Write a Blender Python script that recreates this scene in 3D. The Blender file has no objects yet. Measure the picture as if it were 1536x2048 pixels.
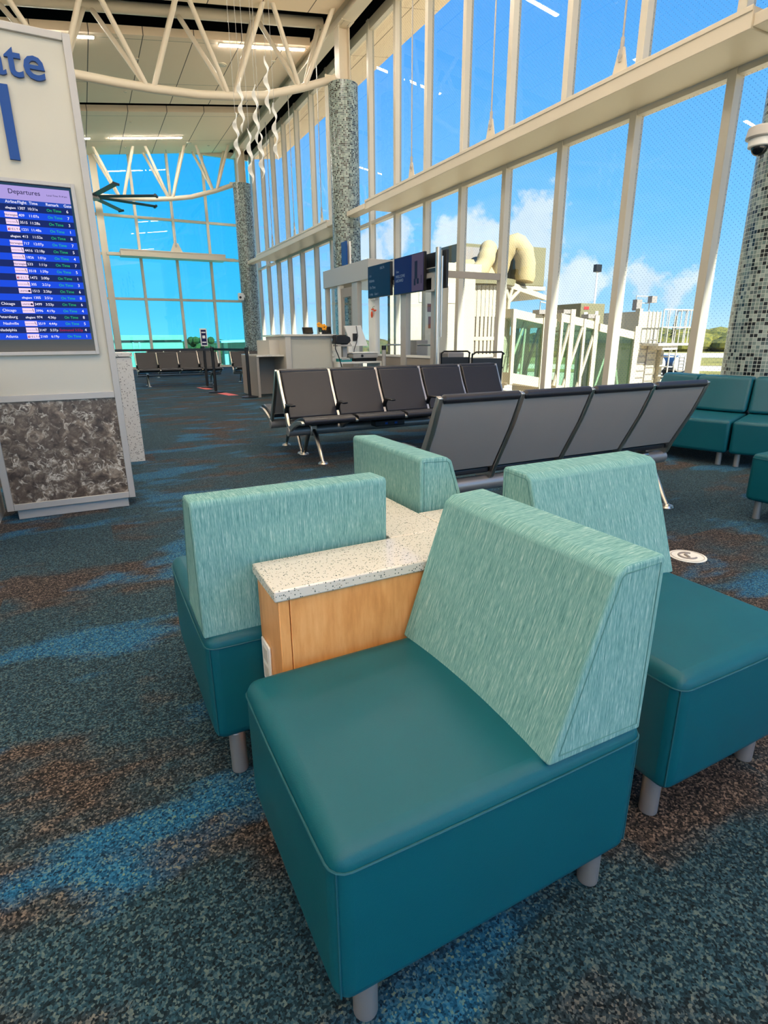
import bpy, math, random
from mathutils import Vector, Matrix, Euler
random.seed(7)
S = bpy.context.scene
COL = S.collection
PI = math.pi
def R(a): return math.radians(a)

# ------------------------------------------------------------------ mesh builder
class MB:
    def __init__(s): s.v = []; s.f = []; s.uv = []
    def add(s, vs, fs, uvs=None):
        n = len(s.v); s.v += [Vector(p) for p in vs]
        for i, f in enumerate(fs):
            s.f.append([k + n for k in f]); s.uv.append(uvs[i] if uvs else None)
        return s
    def box(s, x0, x1, y0, y1, z0, z1, M=None):
        p = [Vector((x, y, z)) for z in (z0, z1) for y in (y0, y1) for x in (x0, x1)]
        if M is not None: p = [M @ q for q in p]
        return s.add(p, [(0, 2, 3, 1), (4, 5, 7, 6), (0, 1, 5, 4), (2, 6, 7, 3), (0, 4, 6, 2), (1, 3, 7, 5)])
    def gbox(s, x0, x1, y0, y1, z0, z1, n=(8, 8, 4), crown=0.0, bulge=0.0):
        d = {}; vs = []; fs = []
        nx, ny, nz = n
        def vid(i, j, k):
            if (i, j, k) not in d:
                u, v, w = i / nx, j / ny, k / nz
                a, b, c = 2 * u - 1, 2 * v - 1, 2 * w - 1
                x = x0 + (x1 - x0) * u; y = y0 + (y1 - y0) * v; z = z0 + (z1 - z0) * w
                if k == nz: z += crown * (1 - a * a) * (1 - b * b)
                if i in (0, nx): x += bulge * a * (1 - b * b) * (1 - c * c)
                if j in (0, ny): y += bulge * b * (1 - a * a) * (1 - c * c)
                d[(i, j, k)] = len(vs); vs.append((x, y, z))
            return d[(i, j, k)]
        for i in range(nx):
            for j in range(ny):
                fs.append((vid(i, j, 0), vid(i, j + 1, 0), vid(i + 1, j + 1, 0), vid(i + 1, j, 0)))
                fs.append((vid(i, j, nz), vid(i + 1, j, nz), vid(i + 1, j + 1, nz), vid(i, j + 1, nz)))
        for i in range(nx):
            for k in range(nz):
                fs.append((vid(i, 0, k), vid(i + 1, 0, k), vid(i + 1, 0, k + 1), vid(i, 0, k + 1)))
                fs.append((vid(i, ny, k), vid(i, ny, k + 1), vid(i + 1, ny, k + 1), vid(i + 1, ny, k)))
        for j in range(ny):
            for k in range(nz):
                fs.append((vid(0, j, k), vid(0, j, k + 1), vid(0, j + 1, k + 1), vid(0, j + 1, k)))
                fs.append((vid(nx, j, k), vid(nx, j + 1, k), vid(nx, j + 1, k + 1), vid(nx, j, k + 1)))
        return s.add(vs, fs)
    def quad(s, a, b, c, d): return s.add([a, b, c, d], [(0, 1, 2, 3)])
    def cyl(s, p0, p1, r0, r1=None, n=16, cap=True, uvw=False):
        r1 = r0 if r1 is None else r1
        p0 = Vector(p0); p1 = Vector(p1); ax = (p1 - p0).normalized()
        t = Vector((1, 0, 0)) if abs(ax.x) < .9 else Vector((0, 1, 0))
        u = ax.cross(t).normalized(); w = ax.cross(u)
        vs = []
        for p, r in ((p0, r0), (p1, r1)):
            for i in range(n):
                a = 2 * PI * i / n; vs.append(p + r * (math.cos(a) * u + math.sin(a) * w))
        fs = [(i, (i + 1) % n, n + (i + 1) % n, n + i) for i in range(n)]
        L = (p1 - p0).length; C = 2 * PI * r0
        uvs = [((i / n * C, 0), ((i + 1) / n * C, 0), ((i + 1) / n * C, L), (i / n * C, L)) for i in range(n)] if uvw else [None] * n
        if cap:
            fs += [tuple(range(n))[::-1], tuple(range(n, 2 * n))]; uvs += [None, None]
        return s.add(vs, fs, uvs)
    def tube(s, pts, r, n=10, cap=True):
        pts = [Vector(p) for p in pts]; m = len(pts); vs = []; fs = []
        rs = r if isinstance(r, (list, tuple)) else [r] * m
        u = None
        for i, p in enumerate(pts):
            d = (pts[min(i + 1, m - 1)] - pts[max(i - 1, 0)]).normalized()
            if u is None:
                t = Vector((0, 0, 1)) if abs(d.z) < .9 else Vector((1, 0, 0)); u = d.cross(t).normalized()
            else:
                u = (u - d * u.dot(d)).normalized()
            w = d.cross(u)
            for k in range(n):
                a = 2 * PI * k / n; vs.append(p + rs[i] * (math.cos(a) * u + math.sin(a) * w))
        for i in range(m - 1):
            for k in range(n):
                fs.append((i * n + k, i * n + (k + 1) % n, (i + 1) * n + (k + 1) % n, (i + 1) * n + k))
        if cap: fs += [tuple(range(n))[::-1], tuple(range((m - 1) * n, m * n))]
        return s.add(vs, fs)
    def prism(s, poly, axis, a, b):
        """2D polygon extruded along axis 'x','y' or 'z' between a and b; UVs run along the outline."""
        def P(q, t): return {'x': (t, q[0], q[1]), 'y': (q[0], t, q[1]), 'z': (q[0], q[1], t)}[axis]
        n = len(poly); vs = [P(q, a) for q in poly] + [P(q, b) for q in poly]
        fs = [tuple(range(n))[::-1], tuple(range(n, 2 * n))]
        uvs = [tuple(poly[::-1]), tuple(poly)]
        acc = 0
        for i in range(n):
            j = (i + 1) % n; l = math.hypot(poly[j][0] - poly[i][0], poly[j][1] - poly[i][1])
            fs.append((i, j, n + j, n + i)); uvs.append(((a, acc), (a, acc + l), (b, acc + l), (b, acc))); acc += l
        return s.add(vs, fs, uvs)
    def ribbon(s, pts, w, x0, x1):
        """a flat bar of in-plane width w following (y,z) points, spanning x0..x1"""
        m = len(pts); A = []; B = []
        for i, p in enumerate(pts):
            q0 = pts[max(i - 1, 0)]; q1 = pts[min(i + 1, m - 1)]
            d = Vector((q1[0] - q0[0], q1[1] - q0[1])).normalized(); nn = Vector((-d.y, d.x))
            ww = w[i] if isinstance(w, (list, tuple)) else w
            A.append((p[0] + nn.x * ww / 2, p[1] + nn.y * ww / 2)); B.append((p[0] - nn.x * ww / 2, p[1] - nn.y * ww / 2))
        vs = [(x0, *q) for q in A] + [(x0, *q) for q in B] + [(x1, *q) for q in A] + [(x1, *q) for q in B]
        fs = []
        for i in range(m - 1):
            fs += [(i, i + 1, m + i + 1, m + i), (2 * m + i, 3 * m + i, 3 * m + i + 1, 2 * m + i + 1),
                   (i, 2 * m + i, 2 * m + i + 1, i + 1), (m + i, m + i + 1, 3 * m + i + 1, 3 * m + i)]
        fs += [(0, m, 3 * m, 2 * m), (m - 1, 3 * m - 1, 4 * m - 1, 2 * m - 1)]
        return s.add(vs, fs)
    def sph(s, c, r, nu=14, nv=8, v0=0.0, v1=1.0):
        rx, ry, rz = r if isinstance(r, (tuple, list)) else (r, r, r)
        vs = []; fs = []
        for j in range(nv + 1):
            th = PI * (v0 + (v1 - v0) * j / nv)
            for i in range(nu):
                ph = 2 * PI * i / nu
                vs.append((c[0] + rx * math.sin(th) * math.cos(ph), c[1] + ry * math.sin(th) * math.sin(ph), c[2] + rz * math.cos(th)))
        for j in range(nv):
            for i in range(nu):
                fs.append((j * nu + i, (j + 1) * nu + i, (j + 1) * nu + (i + 1) % nu, j * nu + (i + 1) % nu))
        return s.add(vs, fs)
    def disc(s, c, r, n=32):
        return s.add([(c[0] + r * math.cos(2 * PI * i / n), c[1] + r * math.sin(2 * PI * i / n), c[2]) for i in range(n)], [tuple(range(n))])
    def merge(s, me, M):
        n = len(s.v); s.v += [M @ v.co for v in me.vertices]
        for p in me.polygons: s.f.append([k + n for k in p.vertices]); s.uv.append(None)
        return s

def world_loc(o):
    p = Vector((0, 0, 0))
    while o is not None: p = p + o.location; o = o.parent
    return p
def part(name, mb, mat, parent=None, bevel=0, seg=2, label=None, smooth=True, kind=None):
    """links a builder's shape as one mesh object; shapes are given in place, the parent's place is taken off"""
    off = world_loc(parent) if parent else Vector((0, 0, 0))
    me = bpy.data.meshes.new(name)
    me.from_pydata([tuple(v - off) for v in mb.v], [], mb.f); me.materials.append(mat)
    if any(u for u in mb.uv):
        L = me.uv_layers.new(name='UVMap')
        for p, u in zip(me.polygons, mb.uv):
            if u:
                for k, li in enumerate(p.loop_indices): L.data[li].uv = u[k]
    if smooth:
        me.shade_smooth(); me.set_sharp_from_angle(angle=R(32))
    me.update()
    o = bpy.data.objects.new(name, me); COL.objects.link(o)
    if parent: o.parent = parent
    if bevel:
        m = o.modifiers.new('Bevel', 'BEVEL'); m.width = bevel; m.segments = seg; m.limit_method = 'ANGLE'; m.angle_limit = R(30); m.harden_normals = False
    if label: o['label'] = label
    if kind: o['kind'] = kind
    return o
def thing(name, label, cat, loc=(0, 0, 0), group=None, kind=None):
    o = bpy.data.objects.new(name, None); COL.objects.link(o); o.location = loc; o.empty_display_size = .1
    if label: o['label'] = label
    if cat: o['category'] = cat
    if group: o['group'] = group
    if kind: o['kind'] = kind
    return o
def tag(o, label, cat, group=None, kind=None):
    o['label'] = label; o['category'] = cat
    if group: o['group'] = group
    if kind: o['kind'] = kind
    return o
def struct(name, mb, mat, label=None, cat=None, **k):
    o = part(name, mb, mat, **k); o['kind'] = 'structure'
    if label: o['label'] = label
    if cat: o['category'] = cat
    return o
def dup(root, loc, rz, label, group=None):
    r = root.copy(); COL.objects.link(r); r.location = loc; r.rotation_euler = (0, 0, rz); r['label'] = label
    if group: r['group'] = group
    for ch in list(root.children):
        c = ch.copy(); COL.objects.link(c); c.parent = r
        for g in list(ch.children):
            d = g.copy(); COL.objects.link(d); d.parent = c
    return r

# ------------------------------------------------------------------ materials
def srgb(r, g, b):
    f = lambda c: c / 12.92 if c <= .04045 else ((c + .055) / 1.055) ** 2.4
    return (f(r / 255), f(g / 255), f(b / 255), 1)
def new_mat(name):
    m = bpy.data.materials.new(name); m.use_nodes = True
    return m, m.node_tree.nodes, m.node_tree.links
def pbr(name, col, rough=.5, metal=0.0, spec=.5, bump=None, vary=0.0, vscale=6.0, coat=0.0):
    m, N, K = new_mat(name); b = N['Principled BSDF']
    c = srgb(*col); b.inputs['Base Color'].default_value = c
    b.inputs['Roughness'].default_value = rough; b.inputs['Metallic'].default_value = metal
    b.inputs['Specular IOR Level'].default_value = spec; b.inputs['Coat Weight'].default_value = coat
    tc = N.new('ShaderNodeTexCoord')
    if vary:
        nz = N.new('ShaderNodeTexNoise'); nz.inputs['Scale'].default_value = vscale; nz.inputs['Detail'].default_value = 4
        K.new(tc.outputs['Object'], nz.inputs['Vector'])
        mx = N.new('ShaderNodeMix'); mx.data_type = 'RGBA'
        mx.inputs[6].default_value = tuple(x * (1 - vary) for x in c[:3]) + (1,); mx.inputs[7].default_value = tuple(min(1, x * (1 + vary)) for x in c[:3]) + (1,)
        K.new(nz.outputs['Fac'], mx.inputs[0]); K.new(mx.outputs[2], b.inputs['Base Color'])
    if bump:
        nb = N.new('ShaderNodeTexNoise'); nb.inputs['Scale'].default_value = bump[0]; nb.inputs['Detail'].default_value = 3
        K.new(tc.outputs['Object'], nb.inputs['Vector'])
        bp = N.new('ShaderNodeBump'); bp.inputs['Strength'].default_value = bump[1]; bp.inputs['Distance'].default_value = .002
        K.new(nb.outputs['Fac'], bp.inputs['Height']); K.new(bp.outputs['Normal'], b.inputs['Normal'])
    return m
def emit(name, col, st):
    m, N, K = new_mat(name); b = N['Principled BSDF']
    b.inputs['Base Color'].default_value = (0, 0, 0, 1); b.inputs['Roughness'].default_value = .3; b.inputs['Specular IOR Level'].default_value = .12
    b.inputs['Emission Color'].default_value = srgb(*col); b.inputs['Emission Strength'].default_value = st
    return m
def ramp(N, stops, interp='LINEAR'):
    r = N.new('ShaderNodeValToRGB'); r.color_ramp.interpolation = interp
    e = r.color_ramp.elements
    while len(e) < len(stops): e.new(.5)
    for el, (p, c) in zip(e, stops): el.position = p; el.color = c
    return r
def math_node(N, K, op, a, b=None, c=None):
    m = N.new('ShaderNodeMath'); m.operation = op
    for i, x in enumerate((a, b, c)):
        if x is None: continue
        if hasattr(x, 'is_output'): K.new(x, m.inputs[i])
        else: m.inputs[i].default_value = x
    return m.outputs[0]
def mix_col(N, K, f, a, b):
    m = N.new('ShaderNodeMix'); m.data_type = 'RGBA'
    for i, x in ((0, f), (6, a), (7, b)):
        if hasattr(x, 'is_output'): K.new(x, m.inputs[i])
        else: m.inputs[i].default_value = x
    return m.outputs[2]
def noise(N, K, vec, scale, detail=3, rough=.5, sx=None):
    if sx is not None:
        mp = N.new('ShaderNodeMapping'); mp.inputs['Scale'].default_value = sx; K.new(vec, mp.inputs['Vector']); vec = mp.outputs[0]
    n = N.new('ShaderNodeTexNoise'); n.inputs['Scale'].default_value = scale; n.inputs['Detail'].default_value = detail; n.inputs['Roughness'].default_value = rough
    K.new(vec, n.inputs['Vector']); return n.outputs['Fac']

def mat_carpet():
    m, N, K = new_mat('carpet'); b = N['Principled BSDF']
    tc = N.new('ShaderNodeTexCoord'); P = tc.outputs['Object']
    v = N.new('ShaderNodeTexVoronoi'); v.inputs['Scale'].default_value = 210; K.new(P, v.inputs['Vector'])
    wn = N.new('ShaderNodeSeparateColor'); K.new(v.outputs['Color'], wn.inputs[0])
    tuft = wn.outputs[0]
    cl = noise(N, K, P, 60, 4, .7)
    sp = math_node(N, K, 'ADD', math_node(N, K, 'MULTIPLY', tuft, .62), math_node(N, K, 'MULTIPLY', math_node(N, K, 'SUBTRACT', cl, .10), .75))
    brown = ramp(N, [(.28, srgb(13, 14, 15)), (.5, srgb(31, 29, 28)), (.72, srgb(62, 55, 50)), (.95, srgb(124, 108, 96))]); K.new(sp, brown.inputs[0])
    blue = ramp(N, [(.28, srgb(13, 22, 26)), (.52, srgb(21, 42, 51)), (.75, srgb(40, 72, 85)), (.95, srgb(86, 102, 98))]); K.new(sp, blue.inputs[0])
    bright = ramp(N, [(.28, srgb(10, 36, 56)), (.52, srgb(18, 72, 104)), (.78, srgb(38, 102, 136)), (.97, srgb(100, 124, 106))]); K.new(sp, bright.inputs[0])
    # woven patches, broad along X, with slightly stepped tile edges
    mp = N.new('ShaderNodeMapping'); mp.inputs['Scale'].default_value = (.62, 1.25, 1); K.new(P, mp.inputs['Vector'])
    sn = N.new('ShaderNodeVectorMath'); sn.operation = 'SNAP'; sn.inputs[1].default_value = (.5, .5, .5); K.new(P, sn.inputs[0])
    wnz = N.new('ShaderNodeTexWhiteNoise'); wnz.noise_dimensions = '2D'; K.new(sn.outputs[0], wnz.inputs['Vector'])
    n1 = noise(N, K, mp.outputs[0], 1.5, 5, .55)
    n1 = math_node(N, K, 'ADD', n1, math_node(N, K, 'MULTIPLY', math_node(N, K, 'SUBTRACT', wnz.outputs['Value'], .5), .10))
    r1 = ramp(N, [(.41, (0, 0, 0, 1)), (.49, (1, 1, 1, 1))]); K.new(n1, r1.inputs[0])
    mp2 = N.new('ShaderNodeMapping'); mp2.inputs['Location'].default_value = (7.3, 2.1, 0); mp2.inputs['Scale'].default_value = (.7, 1.5, 1); K.new(P, mp2.inputs['Vector'])
    n2 = noise(N, K, mp2.outputs[0], 1.9, 4, .5)
    r2 = ramp(N, [(.55, (0, 0, 0, 1)), (.62, (1, 1, 1, 1))]); K.new(n2, r2.inputs[0])
    c = mix_col(N, K, r1.outputs[0], brown.outputs[0], blue.outputs[0])
    c = mix_col(N, K, r2.outputs[0], c, bright.outputs[0])
    K.new(c, b.inputs['Base Color']); b.inputs['Roughness'].default_value = .95; b.inputs['Specular IOR Level'].default_value = .15; b.inputs['Sheen Weight'].default_value = .05; b.inputs['Sheen Roughness'].default_value = .4
    bp = N.new('ShaderNodeBump'); bp.inputs['Strength'].default_value = .8; bp.inputs['Distance'].default_value = .006
    K.new(sp, bp.inputs['Height']); K.new(bp.outputs[0], b.inputs['Normal'])
    return m
def mat_fabric():
    m, N, K = new_mat('striated_fabric'); b = N['Principled BSDF']
    uv = N.new('ShaderNodeUVMap'); uv.uv_map = 'UVMap'
    n1 = noise(N, K, uv.outputs[0], 1.0, 3, .6, sx=(460, 15, 1)); n2 = noise(N, K, uv.outputs[0], 1.0, 2, .5, sx=(950, 60, 1))
    n3 = noise(N, K, uv.outputs[0], 1.0, 2, .5, sx=(150, 4, 1))
    f = math_node(N, K, 'ADD', math_node(N, K, 'MULTIPLY', n1, .5), math_node(N, K, 'ADD', math_node(N, K, 'MULTIPLY', n2, .38), math_node(N, K, 'MULTIPLY', n3, .12)))
    r = ramp(N, [(.34, srgb(66, 116, 114)), (.45, srgb(98, 148, 144)), (.55, srgb(126, 170, 164)), (.67, srgb(184, 210, 202))]); K.new(f, r.inputs[0])
    K.new(r.outputs[0], b.inputs['Base Color']); b.inputs['Roughness'].default_value = .85; b.inputs['Specular IOR Level'].default_value = .2
    bp = N.new('ShaderNodeBump'); bp.inputs['Strength'].default_value = .25; bp.inputs['Distance'].default_value = .002; K.new(f, bp.inputs['Height']); K.new(bp.outputs[0], b.inputs['Normal'])
    return m
def mat_terrazzo(name, base, fl, rough, sc=110):
    m, N, K = new_mat(name); b = N['Principled BSDF']
    tc = N.new('ShaderNodeTexCoord'); P = tc.outputs['Object']
    v = N.new('ShaderNodeTexVoronoi'); v.inputs['Scale'].default_value = sc; K.new(P, v.inputs['Vector'])
    s = N.new('ShaderNodeSeparateColor'); K.new(v.outputs['Color'], s.inputs[0])
    pick = math_node(N, K, 'GREATER_THAN', s.outputs[0], .74)
    near = math_node(N, K, 'LESS_THAN', v.outputs['Distance'], .42)
    fr = ramp(N, [(0, srgb(*fl[0])), (.35, srgb(*fl[1])), (.7, srgb(*fl[2]))], 'CONSTANT'); K.new(s.outputs[1], fr.inputs[0])
    c = mix_col(N, K, math_node(N, K, 'MULTIPLY', pick, near), srgb(*base), fr.outputs[0])
    K.new(c, b.inputs['Base Color']); b.inputs['Roughness'].default_value = rough; b.inputs['Specular IOR Level'].default_value = .6
    return m
def mat_wood():
    m, N, K = new_mat('maple_laminate'); b = N['Principled BSDF']
    tc = N.new('ShaderNodeTexCoord')
    n1 = noise(N, K, tc.outputs['Object'], 3.0, 6, .6, sx=(9, 9, 2.2)); n2 = noise(N, K, tc.outputs['Object'], 2.0, 4, .6, sx=(60, 60, 6))
    f = math_node(N, K, 'ADD', math_node(N, K, 'MULTIPLY', n1, .7), math_node(N, K, 'MULTIPLY', n2, .3))
    r = ramp(N, [(.3, srgb(206, 138, 74)), (.5, srgb(226, 160, 94)), (.7, srgb(238, 178, 114))]); K.new(f, r.inputs[0])
    K.new(r.outputs[0], b.inputs['Base Color']); b.inputs['Roughness'].default_value = .38
    return m
def mat_mosaic():
    m, N, K = new_mat('mosaic_tile'); b = N['Principled BSDF']
    uv = N.new('ShaderNodeUVMap'); uv.uv_map = 'UVMap'
    sc = N.new('ShaderNodeVectorMath'); sc.operation = 'SCALE'; sc.inputs['Scale'].default_value = 1 / .041; K.new(uv.outputs[0], sc.inputs[0])
    fl = N.new('ShaderNodeVectorMath'); fl.operation = 'FLOOR'; K.new(sc.outputs[0], fl.inputs[0])
    fr = N.new('ShaderNodeVectorMath'); fr.operation = 'FRACTION'; K.new(sc.outputs[0], fr.inputs[0])
    wn = N.new('ShaderNodeTexWhiteNoise'); wn.noise_dimensions = '2D'; K.new(fl.outputs[0], wn.inputs['Vector'])
    r = ramp(N, [(0, srgb(20, 28, 32)), (.27, srgb(84, 98, 98)), (.45, srgb(118, 134, 128)), (.68, srgb(146, 160, 152)), (.88, srgb(98, 118, 116))], 'CONSTANT'); K.new(wn.outputs['Value'], r.inputs[0])
    sx = N.new('ShaderNodeSeparateXYZ'); K.new(fr.outputs[0], sx.inputs[0])
    e = []
    for o in (sx.outputs[0], sx.outputs[1]):
        e.append(math_node(N, K, 'GREATER_THAN', math_node(N, K, 'ABSOLUTE', math_node(N, K, 'SUBTRACT', o, .5)), .43))
    g = math_node(N, K, 'MAXIMUM', e[0], e[1])
    c = mix_col(N, K, g, r.outputs[0], srgb(172, 178, 168))
    K.new(c, b.inputs['Base Color'])
    K.new(math_node(N, K, 'ADD', .22, math_node(N, K, 'MULTIPLY', g, .6)), b.inputs['Roughness'])
    return m
def mat_swirl():
    m, N, K = new_mat('swirl_laminate'); b = N['Principled BSDF']
    tc = N.new('ShaderNodeTexCoord')
    n0 = N.new('ShaderNodeTexNoise'); n0.inputs['Scale'].default_value = 14; n0.inputs['Detail'].default_value = 2; K.new(tc.outputs['Object'], n0.inputs['Vector'])
    ad = N.new('ShaderNodeVectorMath'); ad.operation = 'MULTIPLY_ADD'; ad.inputs[1].default_value = (.15, .15, .15); K.new(n0.outputs['Color'], ad.inputs[0]); K.new(tc.outputs['Object'], ad.inputs[2])
    n1 = noise(N, K, ad.outputs[0], 21, 2, .5); n2 = noise(N, K, ad.outputs[0], 14, 4, .6)
    rd = math_node(N, K, 'ABSOLUTE', math_node(N, K, 'SUBTRACT', n1, .5))
    streak = ramp(N, [(0, (1, 1, 1, 1)), (.03, (.55, .55, .55, 1)), (.09, (0, 0, 0, 1))]); K.new(rd, streak.inputs[0])
    msk = ramp(N, [(.47, (0, 0, 0, 1)), (.62, (1, 1, 1, 1))]); K.new(n2, msk.inputs[0])
    base = ramp(N, [(.34, srgb(58, 46, 38)), (.52, srgb(98, 84, 70)), (.68, srgb(146, 130, 112))]); K.new(noise(N, K, ad.outputs[0], 15, 4, .6), base.inputs[0])
    c = mix_col(N, K, math_node(N, K, 'MULTIPLY', streak.outputs[0], msk.outputs[0]), base.outputs[0], srgb(214, 204, 186))
    K.new(c, b.inputs['Base Color']); b.inputs['Roughness'].default_value = .35
    return m
def mat_glass(name, tint, refl=1.0, frit=False):
    m, N, K = new_mat(name); N.remove(N['Principled BSDF']); out = N['Material Output']
    tr = N.new('ShaderNodeBsdfTransparent'); tr.inputs[0].default_value = tint
    gl = N.new('ShaderNodeBsdfGlossy'); gl.inputs['Roughness'].default_value = 0.0; gl.inputs[0].default_value = (1, 1, 1, 1)
    lw = N.new('ShaderNodeLayerWeight'); lw.inputs['Blend'].default_value = .5
    f = math_node(N, K, 'ADD', .05 * refl, math_node(N, K, 'MULTIPLY', math_node(N, K, 'POWER', lw.outputs['Facing'], 5.0), .9 * refl))
    mx = N.new('ShaderNodeMixShader'); K.new(f, mx.inputs[0]); K.new(tr.outputs[0], mx.inputs[1]); K.new(gl.outputs[0], mx.inputs[2])
    last = mx.outputs[0]
    if frit:
        tc = N.new('ShaderNodeTexCoord'); sc = N.new('ShaderNodeMapping'); sc.inputs['Scale'].default_value = (0, 1 / .045, 1 / .045); K.new(tc.outputs['Object'], sc.inputs[0])
        sc.inputs['Rotation'].default_value = (R(45), 0, 0)
        fr = N.new('ShaderNodeVectorMath'); fr.operation = 'FRACTION'; K.new(sc.outputs[0], fr.inputs[0])
        sb = N.new('ShaderNodeVectorMath'); sb.operation = 'DISTANCE'; sb.inputs[1].default_value = (0, .5, .5); K.new(fr.outputs[0], sb.inputs[0])
        dot = math_node(N, K, 'LESS_THAN', sb.outputs['Value'], .13)
        df = N.new('ShaderNodeBsdfDiffuse'); df.inputs[0].default_value = srgb(80, 110, 130)
        m2 = N.new('ShaderNodeMixShader'); K.new(math_node(N, K, 'MULTIPLY', dot, .55), m2.inputs[0]); K.new(last, m2.inputs[1]); K.new(df.outputs[0], m2.inputs[2]); last = m2.outputs[0]
    K.new(last, out.inputs[0]); return m
def mat_ceiling():
    m, N, K = new_mat('ceiling_panel'); b = N['Principled BSDF']
    tc = N.new('ShaderNodeTexCoord'); sx = N.new('ShaderNodeSeparateXYZ'); K.new(tc.outputs['Object'], sx.inputs[0])
    def line(o, pitch, off, w):
        q = math_node(N, K, 'FRACT', math_node(N, K, 'DIVIDE', math_node(N, K, 'ADD', o, off), pitch))
        return math_node(N, K, 'LESS_THAN', q, w / pitch)
    l = math_node(N, K, 'MAXIMUM', line(sx.outputs[0], 1.22, 100.1, .022), line(sx.outputs[1], 2.74, 100.3, .014))
    c = mix_col(N, K, l, srgb(252, 230, 202), srgb(110, 98, 86))
    K.new(c, b.inputs['Base Color']); b.inputs['Roughness'].default_value = .9; b.inputs['Specular IOR Level'].default_value = .1
    return m
def mat_foliage(name, a, b_, sc):
    m, N, K = new_mat(name); b = N['Principled BSDF']
    tc = N.new('ShaderNodeTexCoord'); r = ramp(N, [(.35, srgb(*a)), (.65, srgb(*b_))]); K.new(noise(N, K, tc.outputs['Object'], sc, 5, .65), r.inputs[0])
    K.new(r.outputs[0], b.inputs['Base Color']); b.inputs['Roughness'].default_value = .9
    return m

M = {}
M['carpet'] = mat_carpet(); M['fabric'] = mat_fabric(); M['wood'] = mat_wood(); M['mosaic'] = mat_mosaic(); M['swirl'] = mat_swirl(); M['ceiling'] = mat_ceiling()
M['leather'] = pbr('teal_vinyl', (4, 82, 93), .42, spec=.3, bump=(420, .12), vary=.08, vscale=9)
M['seam2'] = pbr('fabric_piping', (72, 122, 118), .8)
M['seam'] = pbr('teal_thread', (10, 80, 90), .6)
M['leather2'] = pbr('teal_sofa_vinyl', (3, 80, 92), .38, spec=.35, bump=(300, .1), vary=.08)
M['quartz'] = mat_terrazzo('speckled_quartz', (218, 211, 197), ((108, 116, 104), (160, 152, 130), (92, 104, 96)), .09, 230)
M['terrazzo'] = mat_terrazzo('terrazzo_panel', (214, 208, 198), ((120, 112, 104), (150, 140, 130), (88, 82, 76)), .4, 95)
M['leg'] = pbr('brushed_steel', (158, 156, 154), .38, metal=.6, bump=(200, .05))
M['alu'] = pbr('polished_aluminium', (205, 198, 188), .28, metal=1)
M['alum'] = pbr('satin_aluminium', (176, 172, 165), .42, metal=.1)
M['vinyl'] = pbr('black_vinyl', (36, 34, 37), .36, spec=.45, bump=(260, .08))
M['shell'] = pbr('grey_seat_shell', (146, 138, 131), .45, spec=.45, bump=(500, .08), vary=.04)
M['black'] = pbr('black_plastic', (18, 18, 20), .4)
M['void'] = pbr('dark_plenum', (9, 9, 10), .9, spec=.1)
M['cream'] = pbr('cream_laminate', (196, 192, 176), .5, spec=.35)
M['white'] = pbr('white_paint', (232, 230, 222), .5, spec=.35)
M['steelp'] = pbr('cream_painted_steel', (218, 206, 184), .45, spec=.4)
M['mull'] = pbr('mullion_aluminium', (206, 198, 180), .38, spec=.5, bump=(60, .03))
M['greyw'] = pbr('grey_wall', (196, 190, 178), .6)
M['kick'] = pbr('taupe_panel', (156, 146, 134), .55)
M['glass'] = mat_glass('clear_glass', (.93, .97, .98, 1), .8)
M['fritglass'] = mat_glass('dotted_glass', (.41, .46, .485, 1), .8, frit=True)
M['cyanglass'] = mat_glass('blue_tinted_glass', (.065, .38, .45, 1), .6)
M['greenglass'] = mat_glass('green_glass', (.60, .84, .72, 1), 1.0)
M['blue'] = pbr('blue_letters', (6, 66, 136), .45, spec=.3)
M['light'] = emit('lamp_diffuser', (255, 245, 232), 56)
M['sand'] = pbr('apron_concrete', (204, 184, 152), .9, vary=.06, vscale=.2)
M['grass'] = mat_foliage('dry_grass', (110, 102, 36), (150, 138, 62), .08)
M['runway'] = pbr('pale_pavement', (200, 190, 172), .9)
M['bush'] = mat_foliage('bush', (54, 62, 18), (130, 122, 42), .22)
M['bush2'] = mat_foliage('shade_tree', (52, 48, 18), (104, 90, 30), 1.2)
M['jet'] = pbr('jet_bridge_paint', (182, 172, 148), .5, vary=.03)
M['olive'] = pbr('olive_unit', (116, 110, 80), .6, vary=.05)
M['duct'] = pbr('tan_duct_fabric', (176, 158, 116), .8, bump=(8, .4))
M['tank'] = pbr('grey_tank', (82, 98, 120), .35, spec=.5)
M['red'] = pbr('red_marking', (196, 40, 36), .6)
M['notice'] = pbr('faded_red_notice', (112, 58, 50), .6)
M['pink'] = pbr('floor_tape', (214, 96, 84), .6)
M['yellow'] = pbr('orange_petals', (240, 160, 20), .6)
M['orange'] = pbr('red_orange_petals', (222, 74, 20), .6)
M['green'] = pbr('stem', (70, 110, 50), .6)
M['teal'] = pbr('teal_bin', (40, 150, 150), .5)
M['text_w'] = emit('screen_white', (236, 232, 250), 0.533); M['text_g'] = emit('screen_green', (40, 210, 120), 0.387); M['text_r'] = emit('screen_red', (200, 20, 70), 0.344)
M['scr_dark'] = emit('screen_navy', (4, 26, 92), 0.516); M['scr_blue'] = emit('screen_blue', (8, 70, 222), 0.473); M['scr_head'] = emit('screen_lilac', (176, 158, 224), 0.447); M['scr_col'] = emit('screen_midblue', (26, 70, 178), 0.473)
M['scr_logo'] = emit('screen_logo_white', (240, 212, 242), 0.473); M['scr_ink'] = emit('screen_ink', (22, 18, 60), 0.430); M['scr_red'] = emit('screen_logo_red', (190, 30, 60), 0.602)
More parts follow.
